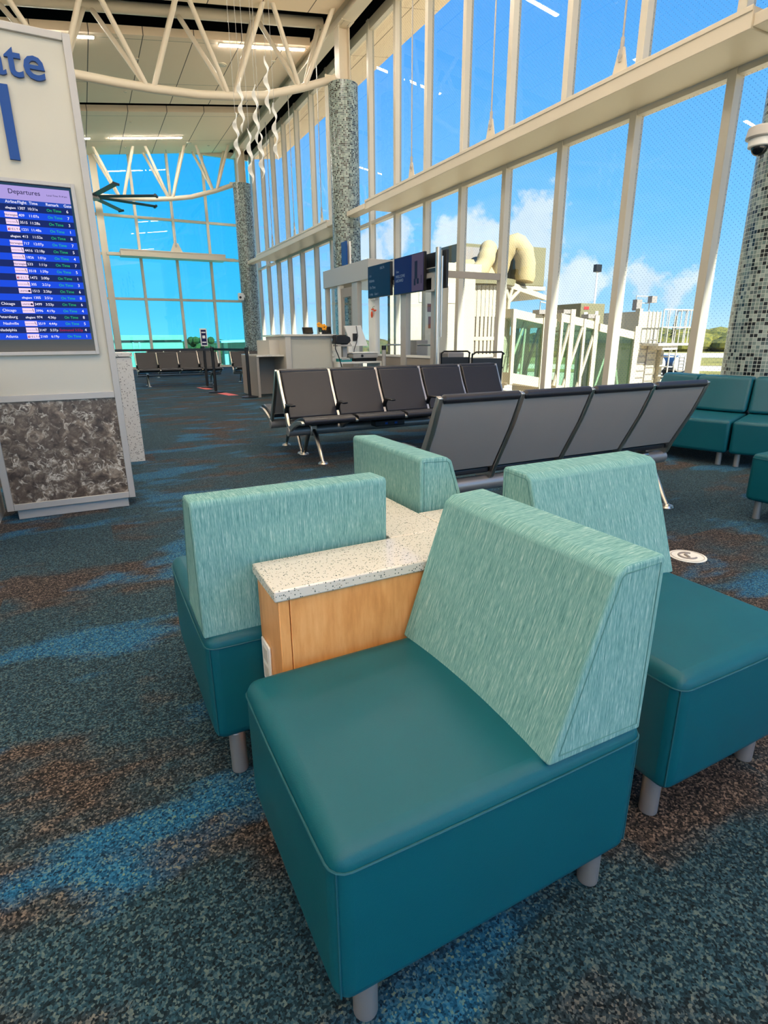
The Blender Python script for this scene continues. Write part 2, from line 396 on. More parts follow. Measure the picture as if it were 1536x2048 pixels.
M['d_navy'] = emit('display_navy', (18, 40, 70), 0.189); M['d_purple'] = emit('display_purple', (24, 24, 92), 0.206); M['d_mauve'] = emit('display_mauve', (98, 78, 104), 0.224); M['d_text'] = emit('display_text', (150, 170, 190), 0.206); M['d_ink'] = emit('display_dark', (30, 22, 44), 0.258)
M['dome'] = pbr('smoked_dome', (12, 12, 14), .08)

# ------------------------------------------------------------------ text (converted to meshes)
def text_mesh(items, extrude=0.0, bold=0.0):
    """items: (string, size, x, y, align) in a flat local frame; returns a builder holding the glyph shapes in x/y"""
    objs = []
    for st, size, x, y, al in items:
        cu = bpy.data.curves.new('glyphs', 'FONT'); cu.body = st; cu.size = size; cu.align_x = al; cu.extrude = extrude; cu.offset = bold * size; cu.resolution_u = 3
        o = bpy.data.objects.new('glyphs', cu); COL.objects.link(o); objs.append((o, x, y))
    bpy.context.view_layer.update(); dg = bpy.context.evaluated_depsgraph_get()
    mb = MB()
    for o, x, y in objs:
        me = bpy.data.meshes.new_from_object(o.evaluated_get(dg)); mb.merge(me, Matrix.Translation((x, y, 0))); bpy.data.meshes.remove(me)
    for o, x, y in objs:
        cu = o.data; bpy.data.objects.remove(o); bpy.data.curves.remove(cu)
    return mb
def upright(mb, origin, ux):
    """lay a flat builder on a wall: x along ux, y up"""
    ux = Vector(ux).normalized(); n = ux.cross(Vector((0, 0, 1)))
    o = Vector(origin); r = MB(); r.f = mb.f; r.uv = [None] * len(mb.f)
    r.v = [o + ux * v.x + Vector((0, 0, 1)) * v.y + n * v.z for v in mb.v]
    return r

# ------------------------------------------------------------------ the hall itself
X0, X1, Y0, Y1 = -8.6, 7.82, -6.4, 27.7
YR = -11.5                                      # unseen roof overhang past the open rear end, added to keep the sun out
struct('floor', MB().box(X0, X1, Y0, Y1, -.25, 0), M['carpet'], 'patterned carpet floor in charcoal, taupe and blue', 'floor')
struct('wall_left', MB().box(X0 - .2, X0, Y0, Y1, -.25, 10.4), M['white'], 'plain wall closing the left side of the hall', 'wall')
struct('baseboard_left', MB().box(X0, X0 + .02, Y0, Y1, 0, .12), M['kick'], 'taupe baseboard of the left wall', 'baseboard')
# glazed facade on the right: one window per bay, its mullion, sill, transom and two panes
PITCH, YB = 1.46, 5.21
XF, XG = 7.6, 7.72
nwin = 0
def bay(y, first=False):
    global nwin; nwin += 1
    w = MB()
    w.box(XF, XF + .17, y, y + .12, 0, 8.95)                       # mullion on the near side of the bay
    w.box(XF + .01, XF + .17, y + .12, y + PITCH, 0, .14)
    w.box(XF + .01, XF + .17, y + .12, y + PITCH, 4.24, 4.32)
    w.box(XF + .03, XF + .17, y + .12, y + PITCH, 8.72, 8.95)
    o = struct('window_%d' % nwin, w, M['mull'], 'bay of the tall glazed facade with pale aluminium mullion', 'window', bevel=.006)
    part('lower_pane', MB().quad((XG, y + .12, .14), (XG, y + PITCH, .14), (XG, y + PITCH, 4.24), (XG, y + .12, 4.24)), M['fritglass'], o, smooth=False)
    part('upper_pane', MB().quad((XG, y + .12, 4.32), (XG, y + PITCH, 4.32), (XG, y + PITCH, 8.72), (XG, y + .12, 8.72)), M['fritglass'], o, smooth=False)
    return o
for k in range(-7, 15): bay(YB + PITCH * k)
struct('trim_1', MB().box(XF, XF + .17, YB + PITCH * 15, 27.5, 0, 8.95), M['mull'], 'corner closer between facade and end wall', 'trim')
# end wall of blue tinted glass
YE = 27.5
xs = [-8.6, -7.2, -5.78, -4.37, -2.96, -1.55, -.13, 1.24, 2.66, 4.12, 5.56, 7.0, 7.6]
for i in range(len(xs) - 1):
    a, b = xs[i], xs[i + 1]; ww = .26 if abs(a - 1.24) < .01 else .11
    w = MB(); w.box(a, a + ww, YE - (.12 if ww > .2 else 0), YE + .17, 0, 8.95)
    tops = (.16, 1.33 if False else None, 2.87, 4.60, 6.06, 8.7)
    zz = [.0, 2.87, 4.60, 6.06, 8.72]
    for z in zz: w.box(a + ww, b, YE + .01, YE + .15, z, z + (.23 if z > 8 else .10))
    nwin += 1
    o = struct('window_%d' % nwin, w, M['steelp'], 'bay of the blue tinted end wall with pale metal grid', 'window', bevel=.006)
    for z, z2 in zip(zz[:-1], zz[1:]):
        part('pane', MB().quad((a + ww, YE + .1, z + .1), (b, YE + .1, z + .1), (b, YE + .1, z2), (a + ww, YE + .1, z2)), M['cyanglass'], o, smooth=False)
# ceiling clouds rising towards the facade, black roof space above them, soffit outside
def zc(x): return 7.99 + .138 * x
def cloud(y0, y1, label):
    xa, xb = -8.6, 6.74
    mb = MB(); t = .18
    mb.prism([(xa, zc(xa)), (xb, zc(xb)), (xb, zc(xb) + t), (xa, zc(xa) + t)], 'y', y0, y1)
    # thin lip along the front edge
    return struct('ceiling', mb, M['ceiling'], label, 'ceiling', smooth=False)
cloud(YR, 15.6, 'cream ceiling cloud nearest, at the top edge')
cloud(17.3, 21.85, 'cream ceiling cloud between the two slots, over the hanging spirals')
cloud(22.6, 27.46, 'farthest cream ceiling cloud before the blue glass wall')
struct('ceiling', MB().box(X0 - .2, 9.3, YR, Y1 + .6, 10.4, 10.6), M['void'], 'black roof deck above the ceiling slots', 'ceiling')
struct('ceiling', MB().prism([(XF + .18, 8.98), (9.31, 9.19), (9.31, 9.34), (XF + .18, 9.13)], 'y', YR, Y1 + .6), mat_ceiling(), 'panelled cream soffit outside above the facade', 'ceiling', smooth=False)
struct('wall_right', MB().box(XF + .02, XF + .2, Y0, Y1, 8.951, 10.4), M['void'], 'dark wall strip above the facade head', 'wall')
struct('wall_end', MB().box(X0, XF, YE, YE + .2, 8.951, 10.4), M['void'], 'dark wall strip above the blue end wall', 'wall')

# long steel beam over the column heads
sb = MB()
sb.box(6.80, 7.12, Y0, 27.4, 8.70, 8.725); sb.box(6.80, 7.12, Y0, 27.4, 9.03, 9.055); sb.box(6.945, 6.975, Y0, 27.4, 8.72, 9.04)
struct('trim_2', sb, M['steelp'], 'long cream steel beam running over the column heads', 'beam')

# columns
def column(x, y, r, label, ztop=7.47):
    t = thing('tiled_column', label, 'column', (x, y, 0), 'mosaic columns along the facade')
    part('mosaic_shaft', MB().cyl((x, y, 0), (x, y, ztop), r, n=48, uvw=True), M['mosaic'], t)
    s = MB(); h = 8.70
    s.box(x - .15, x - .13, y - .15, y + .15, ztop, h); s.box(x + .13, x + .15, y - .15, y + .15, ztop, h); s.box(x - .13, x + .13, y - .012, y + .012, ztop, h)
    part('steel_post', s, M['steelp'], t)
    p = MB().box(x - .17, x + .17, y - .4, y + .2, h - .012, h + .012)
    part('bolt_plate', p, M['steelp'], t)
    bo = MB()
    for i in range(2):
        for j in range(4): bo.cyl((x - .09 + .18 * i, y - .36 + .06 * j, h - .022), (x - .09 + .18 * i, y - .36 + .06 * j, h - .01), .014, n=8)
    part('bolt', bo, M['alu'], t)
    return t
column(7.02, 3.92, .43, 'mosaic tiled column at the right edge behind the teal curved sofa')
column(6.95, 15.62, .385, 'mosaic tiled column rising behind the boarding door enclosure')
column(6.93, 26.3, .38, 'farthest mosaic tiled column, beside the blue glass end wall')

# wind beams across the facade with hanger rods
def girt(x0, x1, y0, y1, zb, zt, cl, label, grp, ends, axis='y', rod=True):
    t = thing('wind_beam', label, 'beam', ((x0 + x1) / 2, (y0 + y1) / 2, zb), grp)
    bx = MB().box(x0, x1, y0, y1, zb, zt)
    if axis == 'y': bx.box(x0 - .012, x0, y0, y1, zt - .045, zt + .012)
    else: bx.box(x0, x1, y0 - .012, y0, zt - .03, zt + .012)
    part('box_beam', bx, M['steelp'], t, bevel=.008)
    for c in cl:
        cx, cy = (x0 + .17, c) if axis == 'y' else (c, y0 + .17)
        p = MB(); h = .36
        if axis == 'y': p.prism([(cy - .14, zt), (cy + .14, zt), (cy + .045, zt + h), (cy - .045, zt + h)], 'x', cx - .012, cx + .012)
        else: p.prism([(cx - .26, zt), (cx + .26, zt), (cx + .09, zt + h), (cx - .09, zt + h)], 'y', cy - .012, cy + .012)
        f = part('clevis_plate', p, M['steelp'], t)
        q = MB().cyl((cx - .03, cy, zt + h - .1), (cx + .03, cy, zt + h - .1), .032, n=14) if axis == 'y' else MB().cyl((cx, cy - .03, zt + h - .1), (cx, cy + .03, zt + h - .1), .05, n=14)
        part('pin', q, M['alum'], f)
        rd = MB().tube([(cx, cy, zt + h - .16), (cx, cy, zt + h + .12)], .028).tube([(cx, cy, zt + h), (cx, cy, 8.95)], .014)
        part('hanger_rod', rd, M['alum'], t)
    for (a, b, c, d) in ends: part('end_bracket', MB().box(a, b, c, d, zb + .02, zb + .14), M['steelp'], t, bevel=.006)
    return t
girt(6.83, 7.6, 4.60, 14.18, 4.31, 4.515, (6.5, 9.32, 12.13), 'long cream box beam across the near facade, above the grey seat row', 'facade wind beams', [(6.80, 7.1, 14.18, 15.26), (6.86, 7.2, 4.33, 4.60)])
girt(6.83, 7.6, 16.75, 24.5, 4.31, 4.515, (17.55, 20.1, 22.7), 'cream box beam across the far facade between the two farther columns', 'facade wind beams', [(6.84, 7.1, 15.98, 16.75), (6.84, 7.1, 24.5, 25.95)])
girt(1.9, 6.1, 26.75, 27.45, 4.52, 4.76, (4.1,), 'cream box beam across the blue glass end wall', 'end wall beam', [(1.4, 1.9, 27.0, 27.2), (6.1, 6.58, 27.0, 27.2)], axis='x')

# roof trusses
def truss(y, label, up=0.0, dz=0.0):
    t = thing('roof_truss', label, 'truss', (2.0, y, 6.7), 'tubular roof trusses')
    pts = [(-8.4, 7.5), (-6.6, 7.35), (-5, 7.16), (-3.5, 6.98), (-2, 6.83), (-.5, 6.74), (.66, 6.70), (1.5, 6.685), (2.3, 6.69), (3.3, 6.735), (4.1, 6.83), (4.9, 6.97), (5.9, 7.29), (6.87, 7.66)]
    part('bottom_chord', MB().tube([(x, y, z + dz) for x, z in pts], .092, n=16), M['steelp'], t)
    gp = MB().box(6.55, 7.12, y - .012, y + .012, 7.52 + dz, 7.70 + dz)
    part('gusset_plate', gp, M['steelp'], t)
    zt = lambda x: 8.12 + up + .138 * x
    for s in (-1, 1):
        part('top_chord', MB().tube([(-8.4, y + .57 * s, zt(-8.4)), (6.75, y + .57 * s, zt(6.75))], .12, n=16), M['steelp'], t)
    def zb(x):
        for (a, za), (b, z2) in zip(pts[:-1], pts[1:]):
            if a <= x <= b: return za + dz + (z2 - za) * (x - a) / (b - a)
    bots = [5.9, 4.08, 2.22, .4, -1.4, -3.2, -5.0, -6.8]; tops = [6.72, 4.96, 3.02, 1.15, -.65, -2.45, -4.2, -6.0, -7.7]
    for i, b in enumerate(bots):
        for tp, off in ((tops[i], -.06), (tops[i + 1], .06)):
            for s in (-1, 1):
                sg = 1 if tp > b else -1
                part('web_strut', MB().tube([(b + .09 * sg, y + .03 * s, zb(b) + .05), (tp - .07 * sg, y + .55 * s, zt(tp) - .05)], .057, n=12), M['steelp'], t)
    return t
truss(15.86, 'nearer cream tubular roof truss with curved bottom chord, over the hanging spirals', .03, .03)
truss(26.85, 'farther cream tubular roof truss in front of the blue glass wall', .35, -.05)

# linear lamps, recessed ceiling fittings
def lamp(x0, x1, y, label):
    t = thing('linear_lamp', label, 'ceiling light', ((x0 + x1) / 2, y, zc((x0 + x1) / 2)), 'linear ceiling lamps')
    for nm, mt, a, b, w, mm in (('housing', M['white'], .012, -.02, .075, 0), ('diffuser', M['light'], -.008, -.034, .05, .02)):
        part(nm, MB().prism([(x0 + mm, zc(x0) + b), (x1 - mm, zc(x1) + b), (x1 - mm, zc(x1) + a), (x0 + mm, zc(x0) + a)], 'y', y - w, y + w), mt, t)
lamp(4.28, 6.66, 17.52, 'long lit linear lamp near the front edge of the middle ceiling cloud')
lamp(1.95, 4.5, 25.3, 'lit linear lamp in the farthest ceiling cloud before the blue wall')
LB = 'lit linear lamp in the near ceiling cloud, beyond the picture top'
for i, (a, y) in enumerate(((-1.2, 17.52), (-1.2, 25.3), (4.2, 12.5), (-1.0, 12.5), (4.2, 8), (-1.0, 8), (4.2, 3.5), (-1, 3.5), (4.2, -1), (-1, -1), (4.2, -5.2), (-1, -5.2), (-6, 3.5), (-6, 12.5), (-6, -3))):
    lamp(a, a + 2.5, y, LB if y < 15 else 'lit linear lamp hidden behind the gate sign')
def fitting(x, y, r, name, label, cat):
    t = part(name, MB().cyl((x, y, zc(x) - .015), (x, y, zc(x) + .01), r, n=20).cyl((x, y, zc(x) - .025), (x, y, zc(x) - .014), r * .7, n=20), M['steelp']); tag(t, label, cat)
    return t
fitting(4.62, 18.75, .13, 'ceiling_speaker', 'round speaker in the middle ceiling cloud below the long lamp', 'speaker')
fitting(6.02, 18.35, .06, 'smoke_detector', 'small white smoke detector in the middle ceiling cloud near the facade', 'smoke detector')
fitting(4.85, 26.0, .12, 'ceiling_speaker', 'round speaker in the farthest ceiling cloud', 'speaker')
for i, (x, y, lb) in enumerate(((2.35, 18.6, 'sprinkler head in middle ceiling cloud, nearest its front edge'), (2.2, 20.9, 'sprinkler head in middle ceiling cloud, close to the rear slot'), (2.55, 23.6, 'sprinkler head in farthest ceiling cloud, in front of its lamp'), (2.55, 26.5, 'sprinkler head in farthest ceiling cloud, behind its lamp'), (5.7, 26.4, 'sprinkler head in farthest ceiling cloud, close to the facade'))):
    fitting(x, y, .045, 'sprinkler_head', lb, 'sprinkler')
# ------------------------------------------------------------------ lounge seats around the small table (pinwheel)
CX, CY = .884, 1.287
def lounge_seat():
    t = thing('lounge_seat', '', 'lounge chair', (0, 0, 0), 'teal lounge seats around the speckled table')
    d, w, zb, zs = .3275, .2595, .128, .444
    s = part('seat', MB().gbox(-d, d, -w, w, zb, zs - .006, (10, 8, 5), crown=.014, bulge=.006), M['leather'], t, bevel=.03, seg=5)
    e = .0015; z = zs - .036; rr = .03; ring = []; c = 2 * (z - zb) / (zs - zb) - 1
    for qx, qy, a0 in ((1, 1, 0), (-1, 1, 90), (-1, -1, 180), (1, -1, 270)):
        for k in range(5):
            a = R(a0 + 22.5 * k); ring.append(Vector((qx * (d - rr) + (rr + e) * math.cos(a), qy * (w - rr) + (rr + e) * math.sin(a), z)))
        p0 = ring[-1]
        for k in range(1, 8):                                      # straight side up to the next corner, following the slight bulge
            u = k / 8; f = (1 - (2 * u - 1) ** 2) * .006 * (1 - c * c)
            if qx * qy > 0: ring.append(Vector((p0.x - qx * 2 * (d - rr) * u, p0.y + qy * f, z)))
            else: ring.append(Vector((p0.x + qx * f, p0.y - qy * 2 * (w - rr) * u, z)))
    ring.append(ring[0].copy())
    sm = MB().tube(ring, .0022, n=6, cap=False)
    for sx in (-1, 1):
        for sy in (-1, 1):
            k = .0075; sm.tube([(sx * (d - k), sy * (w - k), zb + .02), (sx * (d - k), sy * (w - k), z)], .0018, n=6)
    part('seam', sm, M['seam'], s)
    # wedge backrest: front face slants, rear face upright
    prof = [(.078, .436), (.310, .432), (.314, .782), (.307, .792), (.215, .788), (.194, .774)]
    def wl(y): return [(x, z) for x, z in prof]
    b = MB(); n = 8
    b.prism(prof[::-1], 'y', -w, w)
    cxp = sum(q[0] for q in prof) / 6; cyp = .62
    ins = [(.100, .452), (.297, .448), (.300, .778), (.214, .774), (.206, .768)]
    # UVs along the outline need u across the width: prism gives (y, path)
    k = part('backrest', b, M['fabric'], t, bevel=.022, seg=4)
    for sy in (-1, 1):
        pp = MB().tube([(x, sy * (w - .0002), z) for x, z in ins + ins[:1]], .0016, n=6, cap=False)
        part('piping', pp, M['seam2'], k)
    for sx, sy in ((-.255, -.2), (-.255, .2), (.292, -.2), (.292, .2)):
        part('leg', MB().cyl((sx, sy, 0), (sx, sy, zb + .004), .0225, n=20), M['leg'], t, bevel=.003)
    return t
seat0 = lounge_seat()
c0 = Vector((.5425 - CX, .830 - CY, 0))
labels = ['nearest teal lounge seat with striated wedge back, facing left', 'teal lounge seat left of the speckled table, seen from behind its wedge back',
          'teal lounge seat at the far side of the speckled table, only its wedge back showing', 'teal lounge seat right of the table, its wide wedge back facing the camera']
for k in range(4):
    p = Matrix.Rotation(-k * PI / 2, 4, 'Z') @ c0 + Vector((CX, CY, 0)) + Vector(((-.004, .008, 0), (0, 0, 0), (-.016, 0, 0), (-.028, .014, 0))[k])
    if k == 0: seat0.location = p; seat0['label'] = labels[0]
    else: dup(seat0, p, -k * PI / 2, labels[k])
dup(seat0, (4.06, 1.80, 0), 0, 'dark teal lounge seat cut by the right edge, in front of the curved sofa', 'single lounge seats by the curved sofa')
# table
t = thing('side_table', 'pinwheel side table with speckled white quartz top and maple sides', 'table', (CX, CY, 0))
def rot(k, x, y): p = Matrix.Rotation(-k * PI / 2, 4, 'Z') @ Vector((x - CX, y - CY, 0)); return (p.x + CX, p.y + CY)
for k in range(4):
    def rb(x0, x1, y0, y1):
        y1 = min(y1, (1.298, 1.280, 1.280, 1.262)[k])
        if k == 3: x0 += .055; x1 = max(x1, x0 + .02)
        a = rot(k, x0, y0); b = rot(k, x1, y1); return (min(a[0], b[0]), max(a[0], b[0]), min(a[1], b[1]), max(a[1], b[1]))
    part('countertop', MB().box(*rb(.297, (.907, .8725, .889, .889)[k], 1.094 if k == 1 else 1.108, 1.302), .594, .622), M['quartz'], t, bevel=.004)
    cb = part('cabinet', MB().box(*rb(.333, .868, 1.114, 1.290), .02, .594), M['wood'], t, bevel=.002)
    part('end_panel', MB().box(*rb(.306, .331, 1.113, 1.291), .02, .594), M['wood'], t, bevel=.002)
    o = part('power_outlet', MB().box(*rb(.300, .306, 1.205, 1.275), .31, .43), M['white'], t, bevel=.004)
    sk = MB()
    for z in (.345, .395):
        sk.box(*rb(.2985, .3003, 1.222, 1.258), z - .018, z + .018)
    part('socket', sk, M['greyw'], o)

# ------------------------------------------------------------------ airport beam seating
def beam_row(n, pitch, label, grp, arms, box_at=None, cap_ends=True):
    t = thing('beam_seating', label, 'seat row', (0, 0, 0), grp)
    W = n * pitch
    # facing -Y, back top at y = 0
    rib = [(.005, .868), (-.022, .80), (-.075, .68), (-.16, .52), (-.215, .42), (-.245, .355), (-.285, .325), (-.33, .33), (-.43, .375), (-.56, .415), (-.66, .425), (-.70, .415)]
    for i in range(n + 1):
        x = i * pitch
        part('side_frame', MB().ribbon(rib, [.03, .036, .042, .046, .05, .056, .06, .056, .046, .04, .034, .022], x - .014, x + .014), M['alu'], t, bevel=.004)
    for i in range(n):
        a, b = i * pitch + .018, (i + 1) * pitch - .018
        back = [(-.012, .85), (-.036, .785), (-.09, .66), (-.165, .52), (-.222, .415)]
        part('back_shell', MB().ribbon([(y + .012, z) for y, z in back], .014, a, b), M['shell'], t, bevel=.004)
        cu = MB().ribbon([(y - .018, z) for y, z in back], [.036, .044, .046, .046, .04], a, b)
        k = part('back_cushion', cu, M['vinyl'], t, bevel=.012, seg=3)
        part('head_roll', MB().tube([(a, .0, .852), (a + .01, .002, .855), (b - .01, .002, .855), (b, .0, .852)], [.018, .025, .025, .018], n=14), M['vinyl'], k)
        se = MB().ribbon([(-.235, .385), (-.36, .385), (-.50, .425), (-.62, .445), (-.675, .435)], [.04, .05, .052, .056, .05], a, b)
        k = part('seat_cushion', se, M['vinyl'], t, bevel=.012, seg=3)
        part('front_roll', MB().tube([(a, -.672, .432), (b, -.672, .432)], .03, n=14), M['vinyl'], k)
    for i in arms:
        x = i * pitch
        ar = MB().ribbon([(-.20, .47), (-.245, .535), (-.28, .552), (-.36, .556), (-.42, .556)], [.03, .026, .02, .018, .016], x - .02, x + .02)
        ar.box(x - .03, x + .03, -.42, -.26, .55, .566)
        part('armrest', ar, M['black'], t, bevel=.005)
    part('beam', MB().cyl((-.02, -.275, .295), (W + .02, -.275, .295), .047, n=20), M['leg'], t, bevel=.004)
    for x in (.235, W - .235):
        for s in (-1, 1):
            lg = MB().tube([(x, -.275 + .03 * s, .30), (x, -.275 + .11 * s, .255), (x, -.275 + .17 * s, .17), (x, -.275 + .225 * s, .08), (x, -.275 + .268 * s, .018)], [.026, .026, .022, .019, .017], n=12)
            l = part('leg', lg, M['alu'], t)
            part('foot', MB().cyl((x, -.275 + .272 * s, 0), (x, -.275 + .272 * s, .014), .05, .044, n=20).cyl((x, -.275 + .272 * s, .014), (x, -.275 + .272 * s, .024), .026, .02, n=16), M['alu'], l)
        part('leg_clamp', MB().box(x - .035, x + .035, -.335, -.215, .245, .35), M['alu'], t, bevel=.01)
    if box_at:
        pb = part('power_box', MB().box(box_at - .17, box_at + .17, -.55, -.44, .315, .375), M['black'], t, bevel=.01)
        part('indicator', MB().box(box_at - .06, box_at - .03, -.553, -.549, .335, .355).box(box_at + .05, box_at + .08, -.553, -.549, .335, .355), M['blue'], pb)
    return t
PT = .543
r5 = beam_row(5, PT, 'row of five black seats facing the camera, in front of the gate counter', 'black airport seat rows', (0, 1, 2, 3, 4), box_at=.98)
r5.location = (1.695, 5.585, 0)
dup(r5, (1.695 + 5 * PT, 5.645, 0), PI, 'seat row standing back to back behind the five black seats, mostly hidden')
r4 = beam_row(4, PT, 'row of four seats seen from behind with grey shells, behind the lounge seats', 'black airport seat rows', (0, 1, 2, 3, 4))
r4.location = (3.765, 2.46, 0); r4.rotation_euler = (0, 0, PI)
dup(r4, (1.215, 17.0, 0), 0, 'far row of four dark seats behind the belt barrier, next to the gate sign')
f2 = dup(r4, (3.78, 17.05, 0), 0, 'far row of dark seats partly hidden by the gate counter')
dup(r4, (1.9, 21.2, 0), 0, 'farthest row of dark seats near the blue glass wall')

# ------------------------------------------------------------------ curved teal sofa wrapped round the near column
def sofa_unit(a0, a1, label):
    cx, cy = 7.02, 3.80
    am = (a0 + a1) / 2
    t = thing('sofa_unit', label, 'sofa', (cx - 1.7 * math.cos(R(am)), cy - 1.7 * math.sin(R(am)), 0), 'curved teal sofa units round the column')
    def P(r, a): return (cx - r * math.cos(R(a)), cy - r * math.sin(R(a)))
    g = .25
    def sector(r0, r1, z0, z1, r0t=None, r1t=None):
        r0t = r0 if r0t is None else r0t; r1t = r1 if r1t is None else r1t
        m = MB(); n = 4; vs = []; fs = []
        for i in range(n + 1):
            a = a0 + g + (a1 - a0 - 2 * g) * i / n
            for (r, z) in ((r0, z0), (r1, z0), (r1t, z1), (r0t, z1)):
                q = P(r, a); vs.append((q[0], q[1], z))
        for i in range(n):
            for k in range(4): fs.append((4 * i + k, 4 * i + (k + 1) % 4, 4 * i + 4 + (k + 1) % 4, 4 * i + 4 + k))
        fs += [(0, 3, 2, 1), (4 * n, 4 * n + 1, 4 * n + 2, 4 * n + 3)]
        return m.add(vs, fs)
    part('seat', sector(1.26, 2.03, .125, .425), M['leather2'], t, bevel=.03, seg=4)
    part('backrest', sector(1.08, 1.38, .43, .775, 1.06, 1.26), M['leather2'], t, bevel=.035, seg=4)
    part('back_panel', sector(1.06, 1.255, .125, .428), M['leather2'], t, bevel=.02)
    for r, a in ((1.93, a0 + 2.2), (1.93, a1 - 2.2), (1.16, a0 + 3.5), (1.16, a1 - 3.5)):
        q = P(r, a); part('leg', MB().cyl((*q, 0), (*q, .127), .025, n=18), M['leg'], t)
    return t
sofa_unit(-28.5, -3.5, 'unit of the curved teal sofa hidden beyond the end of the grey seat row')
sofa_unit(-3.5, 21.5, 'curved teal sofa unit beside the end of the grey seat row')
sofa_unit(21.5, 46.5, 'curved teal sofa unit at the right edge, under the tiled column')
# ------------------------------------------------------------------ gate sign with departures screen
t = thing('gate_sign', 'tall cream gate sign with blue lettering and a departures screen', 'sign', (-.2, 4.48, 0))
KX0, KX1, KY = -.605, .19, 4.335
part('plinth', MB().box(KX0 + .055, KX1 - .05, KY + .025, KY + .27, 0, .085), M['alum'], t, bevel=.003)
part('body', MB().box(KX0 + .01, KX1 - .01, KY + .02, KY + .30, .075, 2.86), M['cream'], t, bevel=.004)
fr = MB(); fw = .042
fr.box(KX0, KX0 + fw, KY, KY + .31, .068, 2.875); fr.box(KX1 - fw, KX1, KY, KY + .31, .068, 2.875)
fr.box(KX0 + fw, KX1 - fw, KY, KY + .31, 2.835, 2.875); fr.box(KX0 + fw, KX1 - fw, KY, KY + .31, .068, .112); fr.box(KX0 + fw, KX1 - fw, KY, KY + .03, .785, .828)
part('frame', fr, M['alum'], t, bevel=.003)
part('swirl_panel', MB().box(KX0 + fw, KX1 - fw, KY + .012, KY + .03, .112, .785), M['swirl'], t)
tm = text_mesh([('Gate', .245, -.205, 2.615, 'CENTER')], extrude=.008, bold=.012)
part('lettering', upright(tm, (0, KY + .005, 0), (1, 0, 0)), M['blue'], t)
one = [(-.222, 2.185), (-.170, 2.185), (-.170, 2.565), (-.214, 2.565), (-.302, 2.505), (-.302, 2.445), (-.222, 2.492)]
part('gate_number', MB().prism(one, 'y', KY - .004, KY + .014), M['blue'], t, smooth=False)
bz = MB(); a, b, z0, z1, w = -.495, .095, 1.075, 2.085, .022
bz.box(a, a + w, KY - .012, KY + .02, z0, z1); bz.box(b - w, b, KY - .012, KY + .02, z0, z1); bz.box(a + w, b - w, KY - .012, KY + .02, z0, z0 + w); bz.box(a + w, b - w, KY - .012, KY + .02, z1 - w, z1)
part('screen_surround', bz, M['alum'], t, bevel=.002)
sc = part('departures_screen', MB().box(a + w, b - w, KY + .002, KY + .02, z0 + w, z1 - w), M['dome'], t)
SX0, SX1 = a + w + .012, b - w - .012
def flat(x0, x1, za, zb, d): return MB().box(x0, x1, KY + .002 - d, KY + .002, za, zb)
ROWP = .0388; ztop = 1.947; NR = 20
part('heading_band', flat(SX0, SX1, 1.972, 2.047, .0006), M['scr_head'], sc)
part('column_band', flat(SX0, SX1, ztop, 1.972, .0006), M['scr_col'], sc)
yt = KY + .002 - .0016
part('heading_text', upright(text_mesh([('Departures', .036, -.265, 2.004, 'LEFT'), ('Local Time: 9:14 am', .0135, .045, 2.006, 'RIGHT')], bold=.006), (0, yt, 0), (1, 0, 0)), M['scr_ink'], sc)
for nm, x in (('Airline', -.288), ('Flight', -.226), ('Time', -.166), ('Remark', -.078), ('Gate', .018)):
    part('column_title', upright(text_mesh([(nm, .022, x, 1.952, 'LEFT')], bold=.006), (0, yt, 0), (1, 0, 0)), M['text_w'], sc)
rows = [('', 'al', '1307', '10:31a', '6'), ('', 'no', '409', '11:07a', '7'), ('', 'am', '3515', '11:28a', '3'), ('', 'de', '1231', '11:48a', '1'), ('', 'al', '413', '11:52a', '8'), ('', 'no', '717', '12:07p', '7'),
        ('', 'am', '4416', '12:18p', '5'), ('', 'am', '1826', '1:01p', '4'), ('', 'no', '533', '1:11p', '7'), ('', 'am', '3518', '1:39p', '5'), ('', 'de', '1472', '2:00p', '1'), ('', 'am', '305', '2:21p', '3'), ('', 'un', '1513', '2:26p', '6'),
        ('', 'al', '1305', '2:51p', '8'), ('Chicago', 'un', '3499', '3:53p', '6'), ('Chicago', 'am', '3996', '4:19p', '4'), ('St Petersburg', 'al', '974', '4:36p', '8'), ('Nashville', 'am', '3519', '4:44p', '5'), ('Philadelphia', 'am', '3147', '5:37p', '4'), ('Atlanta', 'de', '2160', '6:19p', '1')]
